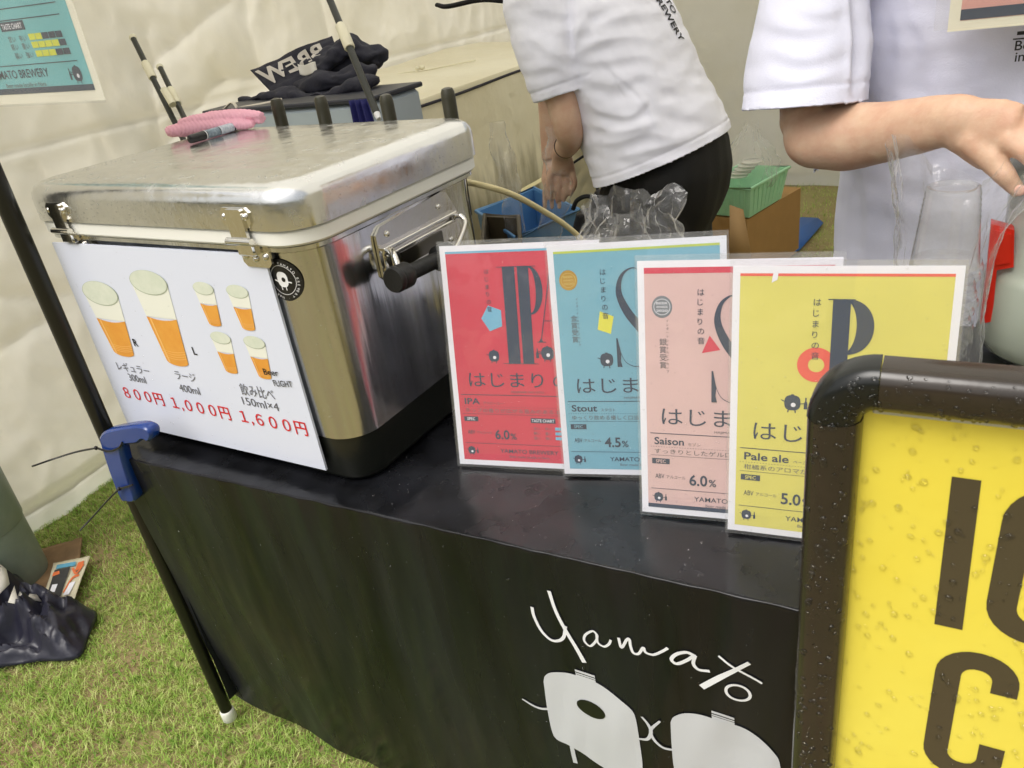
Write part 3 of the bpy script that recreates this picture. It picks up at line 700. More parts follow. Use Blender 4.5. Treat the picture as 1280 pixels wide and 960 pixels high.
# ================================================================== BEER POSTERS IN ACRYLIC STANDS
def keglogo(sh, x, y, r, lv, ink, eye, bottle=1):
    sh.ell(x, y, r, r * 1.05, ink, lv, sq=.72); sh.ell(x + .12 * r, y - .28 * r, r * .3, r * .3, eye, lv + 1)
    sh.rect(x - .2 * r, y + r, .4 * r, .18 * r, ink, lv)
    for a, b in ((-.45, -1.35), (.35, -1.4)): sh.stroke([(x + a * r, y - .9 * r), (x + a * 1.2 * r, y + b * r)], r * .14, ink, lv, smooth=False)
    sh.stroke([(x - .9 * r, y + .1 * r), (x - 1.4 * r, y + .35 * r)], r * .13, ink, lv, smooth=False)
    if bottle:
        bx = x + bottle * 1.65 * r; sh.poly([(bx - .22 * r, y - .8 * r), (bx + .22 * r, y - .8 * r), (bx + .22 * r, y), (bx + .09 * r, y + .3 * r), (bx + .09 * r, y + .8 * r), (bx - .09 * r, y + .8 * r), (bx - .09 * r, y + .3 * r), (bx - .22 * r, y)], ink, lv)
        sh.stroke([(x + bottle * .9 * r, y - .1 * r), (bx, y)], r * .13, ink, lv, smooth=False)
def bigS(sh, x, z0, z1, w_):
    h = z1 - z0
    Q = [(1.0, .80, .02), (.93, .92, .03), (.62, 1.0, .05), (.30, .93, .16), (.20, .76, .30), (.42, .56, .42), (.82, .36, .44), (1.02, .20, .34), (.92, .05, .18), (.62, 0, .05), (.30, .05, .03), (.12, .20, .02)]
    sh.stroke([(x + a * w_, z0 + b * h) for a, b, _ in Q], [c * w_ * .55 for _, _, c in Q], INK, 2, 7)
    sh.poly([(x + .06 * w_, z0), (x + .06 * w_, z0 + .30 * h), (x + .10 * w_, z0 + .30 * h), (x + .18 * w_, z0 + .14 * h), (x + .16 * w_, z0 + .06 * h), (x + .2 * w_, z0)], INK, 3)
    sh.poly([(x + 1.0 * w_, z1), (x + 1.08 * w_, z1), (x + 1.08 * w_, z1 - .34 * h), (x + 1.03 * w_, z1 - .34 * h), (x + .93 * w_, z1 - .18 * h), (x + .9 * w_, z1 - .10 * h)], INK, 3)
GOLD = mat('gold_seal', S(206, 160, 50), .3, .5, bump=.0006, bscale=300); SILV = mat('silver_seal', S(132, 138, 146), .35, .4, bump=.0006, bscale=300); SEALL = mat('seal_light', S(226, 196, 96), .4)
YEL = mat('yellow_ink', S(226, 220, 70), .45); SKYB = mat('light_blue_ink', S(112, 176, 205), .45); CRIM = mat('crimson_ink', S(205, 45, 75), .45); CORAL = mat('coral_ink', S(226, 88, 72), .45)
LIME = mat('lime_ink', S(190, 205, 80), .45)
def poster(kind, o, yaw, lean, field, label, topc):
    o = np.array([o[0], o[1], .004]); U = np.array([math.cos(yaw), math.sin(yaw), 0]); B = np.array([-math.sin(yaw), math.cos(yaw), 0])
    Wd = np.array([0, 0, 1]) * math.cos(lean) + B * math.sin(lean); N_ = np.cross(U, Wd); PW, PH = .21, .302
    t = empty('poster_stand', o - [0, 0, .004], label, 'poster stand', 'beer posters in clear stands on the table')
    g = G(); g.prism([(0, 0), (PW, 0), (PW, PH), (0, PH)], .0009, o, U, Wd, -N_); g.build('paper', WHITE, t)
    sh = Sheet(o, U, Wd, N_)
    F_ = mat('field_' + kind, field, .42, var=.05, vscale=18)
    bo = .0075 if kind != 'saison' else .0075
    sh.rect(bo, bo, PW - 2 * bo, PH - 2 * bo, F_, 0)
    ex = .0205 if kind == 'pale' else .0170 if kind == 'saison' else .0145
    if topc is not None: sh.rect(bo, PH - bo - (.0028 if kind in ('stout', 'pale', 'ipa') else .0065), PW - 2 * bo, .0028 if kind in ('stout', 'pale', 'ipa') else .0065, topc, 1)
    if kind == 'saison' : sh.rect(bo, bo, PW - 2 * bo, .005, INK, 1)
    L0 = bo + .004; LR = PW - bo - .004
    z1, z2, z3, z4 = .1015, .0895 - .013, .0725 - .0, .0320
    for z, wd in ((z1, .0009), (.0745, .0004), (z4, .0006)): sh.rect(L0, z, LR - L0, wd, INK, 2)
    for i in range(62): sh.rect(L0 + i * (LR - L0) / 62, .0852, (LR - L0) / 125, .0004, INK, 2)
    nm = {'ipa': 'IPA', 'stout': 'Stout', 'saison': 'Saison', 'pale': 'Pale ale'}[kind]; wdt = {'ipa': .022, 'stout': .033, 'saison': .034, 'pale': .0465}[kind]
    sh.text(nm, L0 + .0045, .0885, .0090, INK, 2, wid=wdt, bold=.018)
    jp = {'ipa': 'アイピーエー', 'stout': 'スタウト', 'saison': 'セゾン', 'pale': 'ペールエール'}[kind]; sh.text(jp, L0 + wdt + .009, .0885, .0036, GREYINK, 2)
    ds = {'ipa': 'ホップの香りが広がる苦みのあるエール', 'stout': 'ゆっくり飲める優しく口当たりのよい黒ビール', 'saison': 'すっきりとしたゲル口の軽い飲み心地', 'pale': '柑橘系のアロマが薫るしっかりとした味'}[kind]
    sh.text(ds, L0 + .0045, .0775, .0048, GREYINK, 2, wid=.150)
    sh.rect(L0 + .0015, .0640, .0205, .0068, INK, 2); sh.text('SPEC', L0 + .006, .0655, .0042, F_ if kind != 'ipa' else WHITE, 3, bold=.01, wid=.0115)
    sh.rect(.108, .0640, .034, .0068, INK, 2); sh.text('TASTE CHART', .1095, .0655, .0042, WHITE if kind == 'ipa' else F_, 3, bold=.01, wid=.031)
    for i, (ta, ca) in enumerate((('甘い', '辛い'), ('軽い', '重い'), ('弱い', '強い'))):
        zz = .0545 - i * .0068; sh.text(ta, .111, zz, .0036, GREYINK, 2); sh.text(ca, .127, zz, .0036, GREYINK, 2)
        for q in range(5): sh.rect(.141 + q * .0105, zz, .0095, .0042, (SKYB if kind == 'ipa' else YEL if kind == 'stout' else CRIM) if q < (2, 4, 3)[i] else INK, 2)
    sh.text('ABV', L0 + .005, .0455, .0062, INK, 2, wid=.0105); sh.text('アルコール', L0 + .018, .0462, .0036, GREYINK, 2, wid=.022)
    ab = {'ipa': '6.0', 'stout': '4.5', 'saison': '6.0', 'pale': '5.0'}[kind]; sh.text(ab, L0 + .0445, .0395, .0135, INK, 2, wid=.0205, bold=.022); sh.text('%', L0 + .0665, .0395, .0090, INK, 2, wid=.0085, bold=.01)
    sh.text('YAMATO BREWERY', .0615, .0195, .0060, INK, 2, wid=.082, bold=.006); sh.text('Beer made locally in Nara', .0745, .0130, .0036, GREYINK, 2, wid=.056)
    keglogo(sh, L0 + .0085, .0215, .0052, 2, INK, WHITE)
    sh.text('はじまり', .0250, .1145, .0170, INK, 2, wid=.104); sh.text('の音', .142, .1145, .0170, INK, 2, wid=.046)
    sh.text('HAJIMARI NO OTO', .084, .1055, .0028, GREYINK, 2, wid=.045)
    if kind in ('ipa',):
        for x, wdd in ((.0835, .0165), (.1035, .0150)): sh.rect(x, .1455, wdd, .128, INK, 2)
        for z in (.1455, .2725): sh.rect(.0760, z, .052 if z > .2 else .048, .0008, INK, 3)
        n = 16; arc = [(.1185 + .0170 * math.sin(math.pi * i / n), .2420 + .0312 * math.cos(math.pi * i / n)) for i in range(n + 1)]
        arc2 = [(.1185 + .0080 * math.sin(math.pi * i / n), .2420 + .0290 * math.cos(math.pi * i / n)) for i in range(n + 1)]
        sh.bump(); V = [sh.P(a, b, 2) for a, b in arc + arc2]; sh.g.add(V, [(i, i + 1, n + 2 + i, n + 1 + i) for i in range(n)], sh.mi(INK))
        sh.stroke([(.1295, .175), (.1470, .2725)], .0011, INK, 2, smooth=False); sh.poly([(.1470, .2740), (.1500, .2740), (.1720, .175), (.1600, .175), (.1455, .262)], INK, 2); sh.rect(.1345, .2020, .025, .0009, INK, 2)
        sh.rect(.1240, .1742, .012, .0010, INK, 2); sh.poly([(.1260, .1745), (.1330, .1745), (.1297, .180)], INK, 3)
        P_ = [(.0655 + .0155 * math.cos(rad(90 + 72 * i + 18)), .2065 + .0180 * math.sin(rad(90 + 72 * i + 18))) for i in range(5)]; sh.poly(P_, SKYB, 1)
        sh.vtext('はじまりの音', .0595, .2650, .0052, .0098, INK, 3)
        keglogo(sh, .0635, .1560, .0072, 2, INK, WHITE, 0); keglogo(sh, .1370, .1600, .0082, 4, INK, WHITE, -1); keglogo(sh, .155, .158, .0062, 4, INK, WHITE, 1)
    if kind in ('stout', 'saison'):
        dx = 0 if kind == 'stout' else .0025
        bigS(sh, .0755 + dx, .1475 if kind == 'stout' else .1425, .2705 if kind == 'stout' else .264, .044)
        sm = GOLD if kind == 'stout' else SILV; c_ = (.0238 if kind == 'stout' else .0268, .2590 if kind == 'stout' else .2510)
        sh.ell(*c_, .0112, .0125, sm, 1, n=40); sh.ring(*c_, .0086, .0092, SEALL if kind == 'stout' else WHITE, 2)
        for q, s_ in enumerate(('BEER', 'AWARDS', '2020')): sh.text(s_, c_[0] - .0062, c_[1] + .003 - q * .0042, .0026, SEALL if kind == 'stout' else WHITE, 3, wid=.0125, bold=.01)
        sh.vtext('はじまりの音', .0630 + dx, .2640, .0062, .0108, INK, 3)
        if kind == 'stout': sh.poly([(.0560, .1960), (.0720, .1900), (.0765, .2120), (.0600, .2190)], YEL, 1); keglogo(sh, .0650, .1570, .0080, 2, INK, WHITE, 0)
        else: sh.poly([(.0700, .1990), (.0785, .2190), (.0900, .2030)], CRIM, 1)
        sh.vtext('金賞受賞' if kind == 'stout' else '銀賞受賞', .0235, .2080, .0062, .0090, GREYINK, 2); sh.vtext('インターナショナルビアカップ', .0310, .2340, .0026, .0045, GREYINK, 2)
    if kind == 'pale':
        sh.rect(.0975, .1450, .0165, .1237, INK, 2); sh.rect(.0930, .2682, .0250, .0010, INK, 3)
        n = 20; oc = (.1080, .2405); arc = [(oc[0] + .0285 * math.sin(math.pi * i / n) ** .8, oc[1] + .0288 * math.cos(math.pi * i / n)) for i in range(n + 1)]; arc2 = [(oc[0] + .0125 * math.sin(math.pi * i / n), oc[1] + .0276 * math.cos(math.pi * i / n)) for i in range(n + 1)]
        sh.bump(); sh.g.add([sh.P(a, b, 2) for a, b in arc + arc2], [(i, i + 1, n + 2 + i, n + 1 + i) for i in range(n)], sh.mi(INK))
        sh.ring(.0848, .2000, .0078, .0185, CORAL, 1)
        sh.vtext('はじまりの音', .0795, .2625, .0062, .0112, INK, 3)
        keglogo(sh, .0635, .1575, .0080, 2, INK, WHITE, 1); keglogo(sh, .0945, .1575, .0080, 4, INK, WHITE, -1)
        sh.poly([(.0385, .2850), (.0440, .2880), (.0450, .2960), (.0400, .2965)], WHITE, 2)
    sh.build('printed_design', t)
    g = G(); e = .0025
    g.prism([(-e, -.002), (PW + e, -.002), (PW + e, PH + .006), (-e, PH + .006)], .0012, o + N_ * .0026, U, Wd, N_)
    g.prism([(-e, -.002), (PW + e, -.002), (PW + e, PH + .006), (-e, PH + .006)], .0015, o - N_ * .0035, U, Wd, N_)
    g.prism([(-e, .0), (PW + e, .0), (PW + e, .085), (-e, .085)], .002, o - np.array([0, 0, .0035]) + B * .005, U, B, (0, 0, 1))
    g.build('acrylic_holder', M_clear, t)
    droplets('raindrops', t, M_drop, [(o + U * random.uniform(0, PW) + Wd * random.uniform(0, PH) + N_ * .0039, N_, random.uniform(.0004, .0014)) for _ in range(150)])
    return t
poster('ipa', (.5678, .1171), .1882, .21, S(204, 46, 72), 'red poster with big letters IPA in a clear stand beside the cooler', SKYB)
poster('stout', (.7204, .1353), .2453, .166, S(118, 176, 196), 'light blue Stout poster with a gold seal and yellow square in a clear stand', LIME)
poster('saison', (.8441, .0876), .1489, .2046, S(214, 181, 178), 'pink Saison poster with a silver seal and red triangle in a clear stand', CRIM)
poster('pale', (.9471, .0844), .1021, .1901, S(216, 208, 104), 'yellow Pale ale poster with a coral ring in a clear stand, frontmost of the row', CORAL)

# ================================================================== FRAMED SIGN IN FRONT
sgn = empty('framed_sign', (1.36, -.15, GZ), 'dark brown framed yellow sign with large black letters standing in front of the table', 'sign')
SX0, SX1, SZ1, SZ0, SY = 1.0600, 1.655, .352, -.60, -.15
M_rail = mat('dark_brown_paint', S(48, 40, 32), .24, bump=.0005, bscale=30, col2=S(38, 32, 26), vscale=14, rvar=.08, coat=.3)
M_corner = mat('black_corner_plastic', S(22, 24, 22), .22)
RW, CR = .0335, .042
prof = [(0, .010), (.002, .014), (.006, .0175), (.012, .019), (.022, .018), (.029, .014), (.0325, .009), (.0335, .003), (.0335, -.006), (0, -.006)]   # (inward, towards viewer)
def rail(pts, ins):
    """sweep the rail profile along outer-edge points; ins = inward directions"""
    g = G(); k = len(prof); V = []
    for p, q in zip(pts, ins):
        for a, b in prof: V.append((p[0] + q[0] * a, SY - b, p[1] + q[1] * a))
    F = [(i * k + j, i * k + (j + 1) % k, (i + 1) * k + (j + 1) % k, (i + 1) * k + j) for i in range(len(pts) - 1) for j in range(k)] + [tuple(range(k))[::-1], tuple(range((len(pts) - 1) * k, len(pts) * k))]
    return g.add(V, F)
gap = .0006
r_ = rail([(SX0, SZ0 + CR), (SX0, SZ1 - CR)], [(1, 0)] * 2).build('rail', M_rail, sgn, angle=30)
for pts, ins in (([(SX0 + CR, SZ1), (SX1 - CR, SZ1)], [(0, -1)] * 2), ([(SX1, SZ0 + CR), (SX1, SZ1 - CR)], [(-1, 0)] * 2), ([(SX0 + CR, SZ0), (SX1 - CR, SZ0)], [(0, 1)] * 2)):
    rail(pts, ins).build('rail', M_rail, sgn, angle=30)
for cxx, czz, a0 in ((SX0 + CR, SZ1 - CR, 90), (SX1 - CR, SZ1 - CR, 0), (SX1 - CR, SZ0 + CR, -90), (SX0 + CR, SZ0 + CR, 180)):
    P_ = []; I_ = []
    for i in range(13):
        a = rad(a0 + 1 + 88 * i / 12); P_.append((cxx + (CR + .0006) * math.cos(a), czz + (CR + .0006) * math.sin(a))); I_.append((-math.cos(a), -math.sin(a)))
    rail(P_, I_).build('corner', M_corner, sgn, angle=30)
M_yel = mat('yellow_panel', S(238, 222, 88), .3, bump=.0012, bscale=16, coat=.6, col2=S(232, 212, 72), vscale=3)
G().box(((SX0 + SX1) / 2, SY + .003, (SZ0 + SZ1) / 2), (SX1 - SX0 - .05, .004, SZ1 - SZ0 - .05)).build('panel', M_yel, sgn)
g = G(); g.box(((SX0 + SX1) / 2, SY - .0015, SZ1 - RW - .0018), (SX1 - SX0 - 2 * RW - .01, .006, .0040), bevel=.001); g.build('inner_lip', mat('pale_lip', S(190, 188, 176), .3), sgn)
G().box(((SX0 + SX1) / 2, SY + .03, SZ0 - .03), (.5, .04, .06)).box((SX0 + .06, SY, GZ + .012), (.04, .22, .024)).box((SX1 - .06, SY, GZ + .012), (.04, .22, .024)).build('foot', M_corner, sgn)
sh = Sheet((1.06, SY + .001, 0), (1, 0, 0), (0, 0, 1), (0, -1, 0)); LB = mat('brown_black_letter', S(72, 63, 46), .3, bump=.0009, bscale=16, coat=.5)
sl_ = -.045
def lt(pts, lv=1): sh.poly([(a + 0 * b, b) for a, b in pts], LB, lv)
# first row: I C E
z0, z1 = .1450, .2722
lt([(.0905, z0), (.1080, z0), (.1042, z1), (.0878, z1)])
def blockC(x, z0, z1, w_, t, tail=True, g_=False):
    r = min(.030, w_ / 2 - .0008)
    def arc(cx_, cz_, a0, a1):
        for i in range(8):
            a = rad(a0 + (a1 - a0) * i / 7); a2 = rad(a0 + (a1 - a0) * i / 7)
            yield (cx_ + r * math.cos(a), cz_ + r * math.sin(a)), (cx_ + (r - t) * math.cos(a2), cz_ + (r - t) * math.sin(a2))
    st = [((x + w_, z1 - .036), (x + w_ - t, z1 - .036))] + list(arc(x + w_ - r, z1 - r, 0, 90)) + list(arc(x + r, z1 - r, 90, 180)) + list(arc(x + r, z0 + r, 180, 270)) + list(arc(x + w_ - r, z0 + r, 270, 360)) + [((x + w_, z0 + .042), (x + w_ - t, z0 + .042))]
    sh.bump(); V = []
    for a, b in st: V += [sh.P(a[0], a[1], 1), sh.P(b[0], b[1], 1)]
    sh.g.add(V, [(2 * i, 2 * i + 1, 2 * i + 3, 2 * i + 2) for i in range(len(st) - 1)], sh.mi(LB))
blockC(.1190, z0 - .0, z1 + .002, .075, .0175)
x = .212; lt([(x, z0), (x + .06, z0), (x + .06, z0 + .0175), (x + .0175, z0 + .0175), (x + .0175, z1), (x, z1)]); lt([(x + .01, z1 - .0175), (x + .06, z1 - .0175), (x + .06, z1), (x + .01, z1)], 2); lt([(x + .01, .20), (x + .05, .20), (x + .05, .2175), (x + .01, .2175)], 2)
z0, z1 = -.006, .1270
blockC(.0955, z0, z1, .0525, .0165)
x = .160
sh.text('OLD', x, z0, .133, LB, 1, wid=.2, bold=.03)
sh.text('BEER', .095, -.16, .133, LB, 1, wid=.26, bold=.03)
sh.build('lettering', sgn)
dr = []
for _ in range(430):
    q = random.uniform(.004, .030); nn = (-.4 if q < .008 else .35 if q > .024 else 0, -1, 0); yy = np.interp(q, [a for a, b in prof[:7]], [b for a, b in prof[:7]])
    dr.append(((SX0 + q, SY - yy, random.uniform(-.35, SZ1 - CR)), nn, random.choice((.0006, .0008, .0011, .0015, .0021, .0026))))
for _ in range(260):
    q = random.uniform(.003, .031); yy = np.interp(q, [a for a, b in prof[:7]], [b for a, b in prof[:7]])
    dr.append(((random.uniform(SX0 + CR, SX0 + .3), SY - yy, SZ1 - q), (0, -1, .5 if q < .01 else 0), random.choice((.0006, .0009, .0012, .0016))))
for _ in range(50):
    a = rad(random.uniform(92, 178)); q = random.uniform(.004, .03); yy = np.interp(q, [a_ for a_, b in prof[:7]], [b for a_, b in prof[:7]])
    dr.append(((SX0 + CR + (CR - q) * math.cos(a), SY - yy, SZ1 - CR + (CR - q) * math.sin(a)), (0, -1, 0), random.choice((.0008, .0012, .0018))))
droplets('raindrops', sgn, M_bead, dr, 7)
droplets('raindrops', sgn, M_bead, [((random.uniform(SX0 + RW, SX0 + .22), SY + .0004, random.uniform(-.3, SZ1 - RW)), (0, -1, 0), random.choice((.0006, .0008, .0011, .0015, .002, .0025))) for _ in range(800)], 7)

# ================================================================== POLE, CLAMP, CABLE TIES
pole = empty('banner_pole', (-.0561, .0125, GZ), 'black wet pole with a white foot cap at the left end of the table', 'pole')
pt_ = np.array([-.0561, .0125]); G().tube([(pt_[0], pt_[1], GZ + .022), (pt_[0], pt_[1], 0), (pt_[0], pt_[1], .9)], [.0118, .0138, .0138], 20).build('tube', M_framepole, pole)
G().lathe([(.012, 0), (.0145, .003), (.0145, .024), (.013, .028), (.0118, .029)], (pt_[0], pt_[1], GZ + .004), 20).build('foot_cap', mat('white_cap', S(225, 224, 214), .45), pole)
BLUE = mat('blue_clamp_plastic', S(14, 52, 122), .25, bump=.0005, bscale=50, coat=.4)
YC = -.026
def cpx(L_, Y=YC): return [ony(a, b, Y)[[0, 2]] for a, b in L_]
outl = cpx([(123, 548), (128, 541), (142, 537), (170, 533), (183, 537), (188, 546), (184, 553), (177, 550), (170, 555), (158, 556), (150, 560), (152, 575), (160, 602), (168, 626), (158, 628), (150, 624), (138, 596), (128, 566)])
cl = catmull([np.array(p) for p in outl] + [np.array(outl[0])], 3)[:-1]
g = G(); c0 = sum(cl) / len(cl)
V = []; F = []; k = len(cl)
# rounded slab: three rings across the thickness
nrm = []
for i in range(k):
    t = cl[(i + 1) % k] - cl[i - 1]; t /= np.linalg.norm(t) + 1e-9; nrm.append(np.array([t[1], -t[0]]))
ar = sum(cl[i][0] * cl[(i + 1) % k][1] - cl[(i + 1) % k][0] * cl[i][1] for i in range(k)); sg = 1 if ar > 0 else -1
for dy, ins in ((0, .003), (.003, .0), (.018, 0), (.021, .003)):
    for i in range(k): p = cl[i] - nrm[i] * sg * ins; V.append((p[0], YC + dy, p[1]))
F = [(j * k + i, j * k + (i + 1) % k, (j + 1) * k + (i + 1) % k, (j + 1) * k + i) for j in range(3) for i in range(k)] + [tuple(range(k)), tuple(range(3 * k, 4 * k))[::-1]]
tag(g.add(V, F).build('clamp', BLUE, angle=50), 'blue plastic clamp gripping the table corner beside the black pole', 'clamp')
TIE = mat('black_tie', S(20, 18, 18), .35)
def tie(L_, loop, lab):
    P_ = [ony(a, b, YC - .004 + dy) for a, b, dy in L_]
    g = G(); g.tube(catmull(P_, 6), .0024, 8, flat=.6)
    g.tube(catmull([ony(a, b, YC - .003 + dy) for a, b, dy in loop], 6), .0017, 8); g.box(P_[0], (.005, .005, .006), bevel=.001)
    tag(g.build('cable_tie', TIE), lab, 'cable tie', 'cable ties on the clamp')
tie([(120, 560, 0), (95, 565, -.01), (66, 574, -.03), (40, 583, -.06)], [(121, 560, 0), (135, 564, 0), (148, 560, 0), (153, 553, .002)], 'black cable tie pointing left from the top of the blue clamp')
tie([(149, 611, 0), (135, 625, -.012), (116, 646, -.03), (100, 663, -.05)], [(149, 611, 0), (156, 609, 0), (163, 607, 0), (166, 606, .002)], 'black cable tie hanging down towards the grass from the clamp')

# ================================================================== HANGING POSTER (top left)
YP = .16
p0 = ony(132, 125, YP); pr = ony(0, 131, YP); W2, H2 = .34, .50
hx = p0[0]; hzz = p0[2]
hp_ = empty('hanging_poster', (hx - W2 / 2, YP, hzz), 'light blue laminated poster in a white border hanging at the upper left corner', 'poster')
sl2 = math.atan2(p0[2] - pr[2], p0[0] - pr[0]); U = np.array([math.cos(sl2), 0, math.sin(sl2)]); Wd = np.array([-math.sin(sl2), 0, math.cos(sl2)]); O_ = np.array([hx, YP, hzz]) - U * W2
G().prism([(0, 0), (W2, 0), (W2, H2), (0, H2)], .0016, O_, U, Wd, (0, 1, 0)).build('panel', mat('cream_border', S(236, 232, 214), .4), hp_)
sh = Sheet(O_, U, Wd, (0, -1, 0)); FB = mat('poster_blue', S(108, 186, 192), .3, var=.06, vscale=12, coat=.4)
def hq(x, y):
    p = ony(x, y, YP) - O_; return (float(p @ U), float(p @ Wd))
e0 = .0145; sh.rect(e0, e0, W2 - 2 * e0, H2 - 2 * e0, FB, 0)
sh.rect(e0, e0, W2 - 2 * e0, .0085, INK, 1)
for a, b in (((0, 12), (70, 3)), ((0, 27), (75, 18)), ((0, 84), (97, 76))):
    q0, q1 = hq(*a), hq(*b); sh.rect(.03, (q0[1] + q1[1]) / 2, q1[0] - .03, .0012, INK, 2)
tcq = hq(3, 40); sh.rect(tcq[0], tcq[1], hq(33, 38)[0] - tcq[0], .0125, INK, 2); sh.text('TASTE CHART', tcq[0] + .004, tcq[1] + .0025, .0075, WHITE, 3, wid=hq(31, 38)[0] - tcq[0] - .006, bold=.012)
YEL2 = mat('yellow_bar', S(214, 218, 60), .45)
for (xa, ya, xb, n_) in ((38, 50, 80, 2), (42, 60, 85, 4), (47, 71, 90, 3)):
    q0, q1 = hq(xa, ya), hq(xb, ya - 4); ww = (q1[0] - q0[0]) / 5; zz = (q0[1] + q1[1]) / 2
    for q in range(5): sh.rect(q0[0] + q * ww, zz, ww * .93, .0085, YEL2 if q < n_ + 0 else INK, 2)
    sh.text(('甘い', '軽い', '弱い')[(ya - 50) // 10], hq(xa - 27, ya)[0], zz, .007, GREYINK, 2); sh.text(('辛い', '重い', '強い')[(ya - 50) // 10], hq(xa - 13, ya)[0], zz, .007, GREYINK, 2)
q0, q1 = hq(-3, 98), hq(62, 93); sh.text('YAMATO BREWERY', q1[0] - .145, (q0[1] + q1[1]) / 2 - .002, .0125, INK, 2, wid=.145, bold=.008); sh.text('Beer made locally in Nara', q1[0] - .115, (q0[1] + q1[1]) / 2 - .015, .0065, GREYINK, 2, wid=.1)
sh.text('5.0%', hq(-60, 71)[0], hq(-20, 70)[1], .022, INK, 2, wid=.055, bold=.02)
lg = hq(97, 92); keglogo(sh, lg[0], lg[1], .0098, 2, INK, WHITE, -1)
sh.text('Stout', .04, .205, .018, INK, 2, bold=.02); sh.text('はじまりの音', .045, .26, .028, INK, 2)
sh.build('printed_design', hp_)
for q in (.05, W2 - .05): G().tube([O_ + U * q + Wd * H2, (O_ + U * q)[[0]].tolist() + [YP, 1.42]], .0012, 6).build('string', mat('white_string', S(225, 222, 210), .7), hp_)
G().prism([(-.003, -.003), (W2 + .003, -.003), (W2 + .003, H2), (-.003, H2)], .0006, O_ + np.array([0, -.002, 0]), U, Wd, (0, -1, 0)).build('clear_sleeve', M_clear, hp_)

# ================================================================== ON THE COOLER LID
# pink folded towel
PINK = mat('pink_towel', S(236, 176, 192), .9, bump=.0008, bscale=200, sheen=.3)
TZ = .4255
def tw(s, t):
    return cp(s, t, TZ)
g = G()
A0, A1, B0, B1 = -.012, .128, .268, .375
g.tube([cp(A0 + .006, .292, TZ + .012), cp(.03, .312, TZ + .014), cp(.075, .333, TZ + .013), cp(.112, .350, TZ + .010), cp(.132, .360, TZ + .007)], [.020, .026, .023, .018, .010], 18, flat=.52)
g.tube([cp(A0 + .002, .330, TZ + .014), cp(.04, .345, TZ + .016), cp(.09, .366, TZ + .014), cp(.138, .376, TZ + .010)], [.022, .027, .021, .011], 18, flat=.55)
g.tube([cp(.015, .305, TZ + .024), cp(.06, .335, TZ + .026), cp(.11, .362, TZ + .022), cp(.142, .372, TZ + .018)], [.016, .022, .018, .008], 16, flat=.45)
def tdisp(co, no):
    q = (co - CO) @ CV + .35 * ((co - CO) @ CU); return .00055 * np.sin(q * 1150) + nz(co, 34, 3, .004)
tag(remeshed(g, 'towel', PINK, None, .0016, 3, tdisp), 'small pink ribbed towel folded on the left back corner of the steel cooler lid', 'towel')
# marker pen
pa, pb = cp(.114, .238, TZ + .0075), cp(.106, .385, TZ + .0075); ax = (pb - pa) / np.linalg.norm(pb - pa); L_ = np.linalg.norm(pb - pa)
A_ = [np.cross(ax, [0, 0, 1]), None, ax]; A_[1] = np.cross(ax, A_[0])
pen = empty('marker_pen', pa - [0, 0, .007], 'fat black marker pen with a white label in front of the pink towel', 'pen')
PB = mat('pen_black', S(28, 26, 28), .25)
G().lathe([(.0035, 0), (.0062, .001), (.0068, .004), (.0074, .03)], pa, 20, ax=A_).build('cap', PB, pen)
G().lathe([(.0070, .0305), (.0070, .098), (.0072, .100), (.0078, .101), (.0072, .128), (.0055, L_ - .004), (.002, L_)], pa, 20, ax=A_).build('barrel', PB, pen)
lbm = mat('pen_label', S(205, 208, 214), .35, bump=.0003, bscale=200, col2=S(150, 160, 175), vscale=240)
G().lathe([(.00722, .035), (.00722, .062)], pa, 20, ax=A_, cap=False).build('label', mat('pen_label_dark', S(70, 84, 98), .35, col2=S(150, 165, 175), vscale=260), pen)
G().lathe([(.00724, .0635), (.00724, .094)], pa, 20, ax=A_, cap=False).build('label', lbm, pen)
for q in (.0315, .0965): G().lathe([(.0074, q), (.0074, q + .002)], pa, 20, ax=A_, cap=False).build('ring', mat('pen_ring', S(215, 215, 215), .3), pen)

# ================================================================== BEHIND THE COOLER
# storage box with lid
bz = .392
bb = empty('cooler_box', (-.33, 1.1, GZ), 'pale grey-blue cooler box with a dark lid edge behind the steel cooler under the apron', 'cooler box')
a, b_ = ony(255, 137, .92), ony(458, 131, .92)
bx0, bx1 = a[0], b_[0] + .01
G().box(((bx0 + bx1) / 2, 1.03, bz - .13), (bx1 - bx0, .22, .24), bevel=.012).build('body', mat('grey_blue_plastic', S(176, 188, 196), .35, bump=.001, bscale=8), bb)
G().box(((bx0 + bx1) / 2, 1.03, bz - .005), (bx1 - bx0 + .012, .232, .012), bevel=.003).build('lid', mat('dark_lid', S(40, 42, 52), .4), bb)
ct = empty('carton', (-.33, 1.12, GZ), 'tall brown carton under the grey-blue cooler box', 'box')
G().box(((bx0 + bx1) / 2, 1.03, (GZ + bz - .26) / 2), (bx1 - bx0 - .02, .20, bz - .26 - GZ - .002), bevel=.003).build('body', mat('cardboard', S(176, 140, 92), .85, bump=.0008, bscale=30, var=.1), ct)
G().box(((bx0 + bx1) / 2, .928, (GZ + bz - .26) / 2), (.05, .0006, bz - .26 - GZ - .01)).build('tape', mat('tape', S(196, 164, 110), .3), ct)
# navy cloth hanging beside the box front
g = G(); NV = mat('navy_cloth', S(28, 30, 96), .7, bump=.001, bscale=100)
c0_, c1_ = ony(435, 126, .90), ony(470, 160, .90)
g.grid(lambda u, t: (c0_[0] + u * (c1_[0] - c0_[0]) * (.8 + .5 * t), .905 - .006 * math.sin(u * 19) - .006 * t, c0_[2] - t * .2), 30, 16)
tag(g.build('cloth', NV, thick=.002), 'dark blue cloth hanging down over the right end of the grey-blue box', 'cloth')
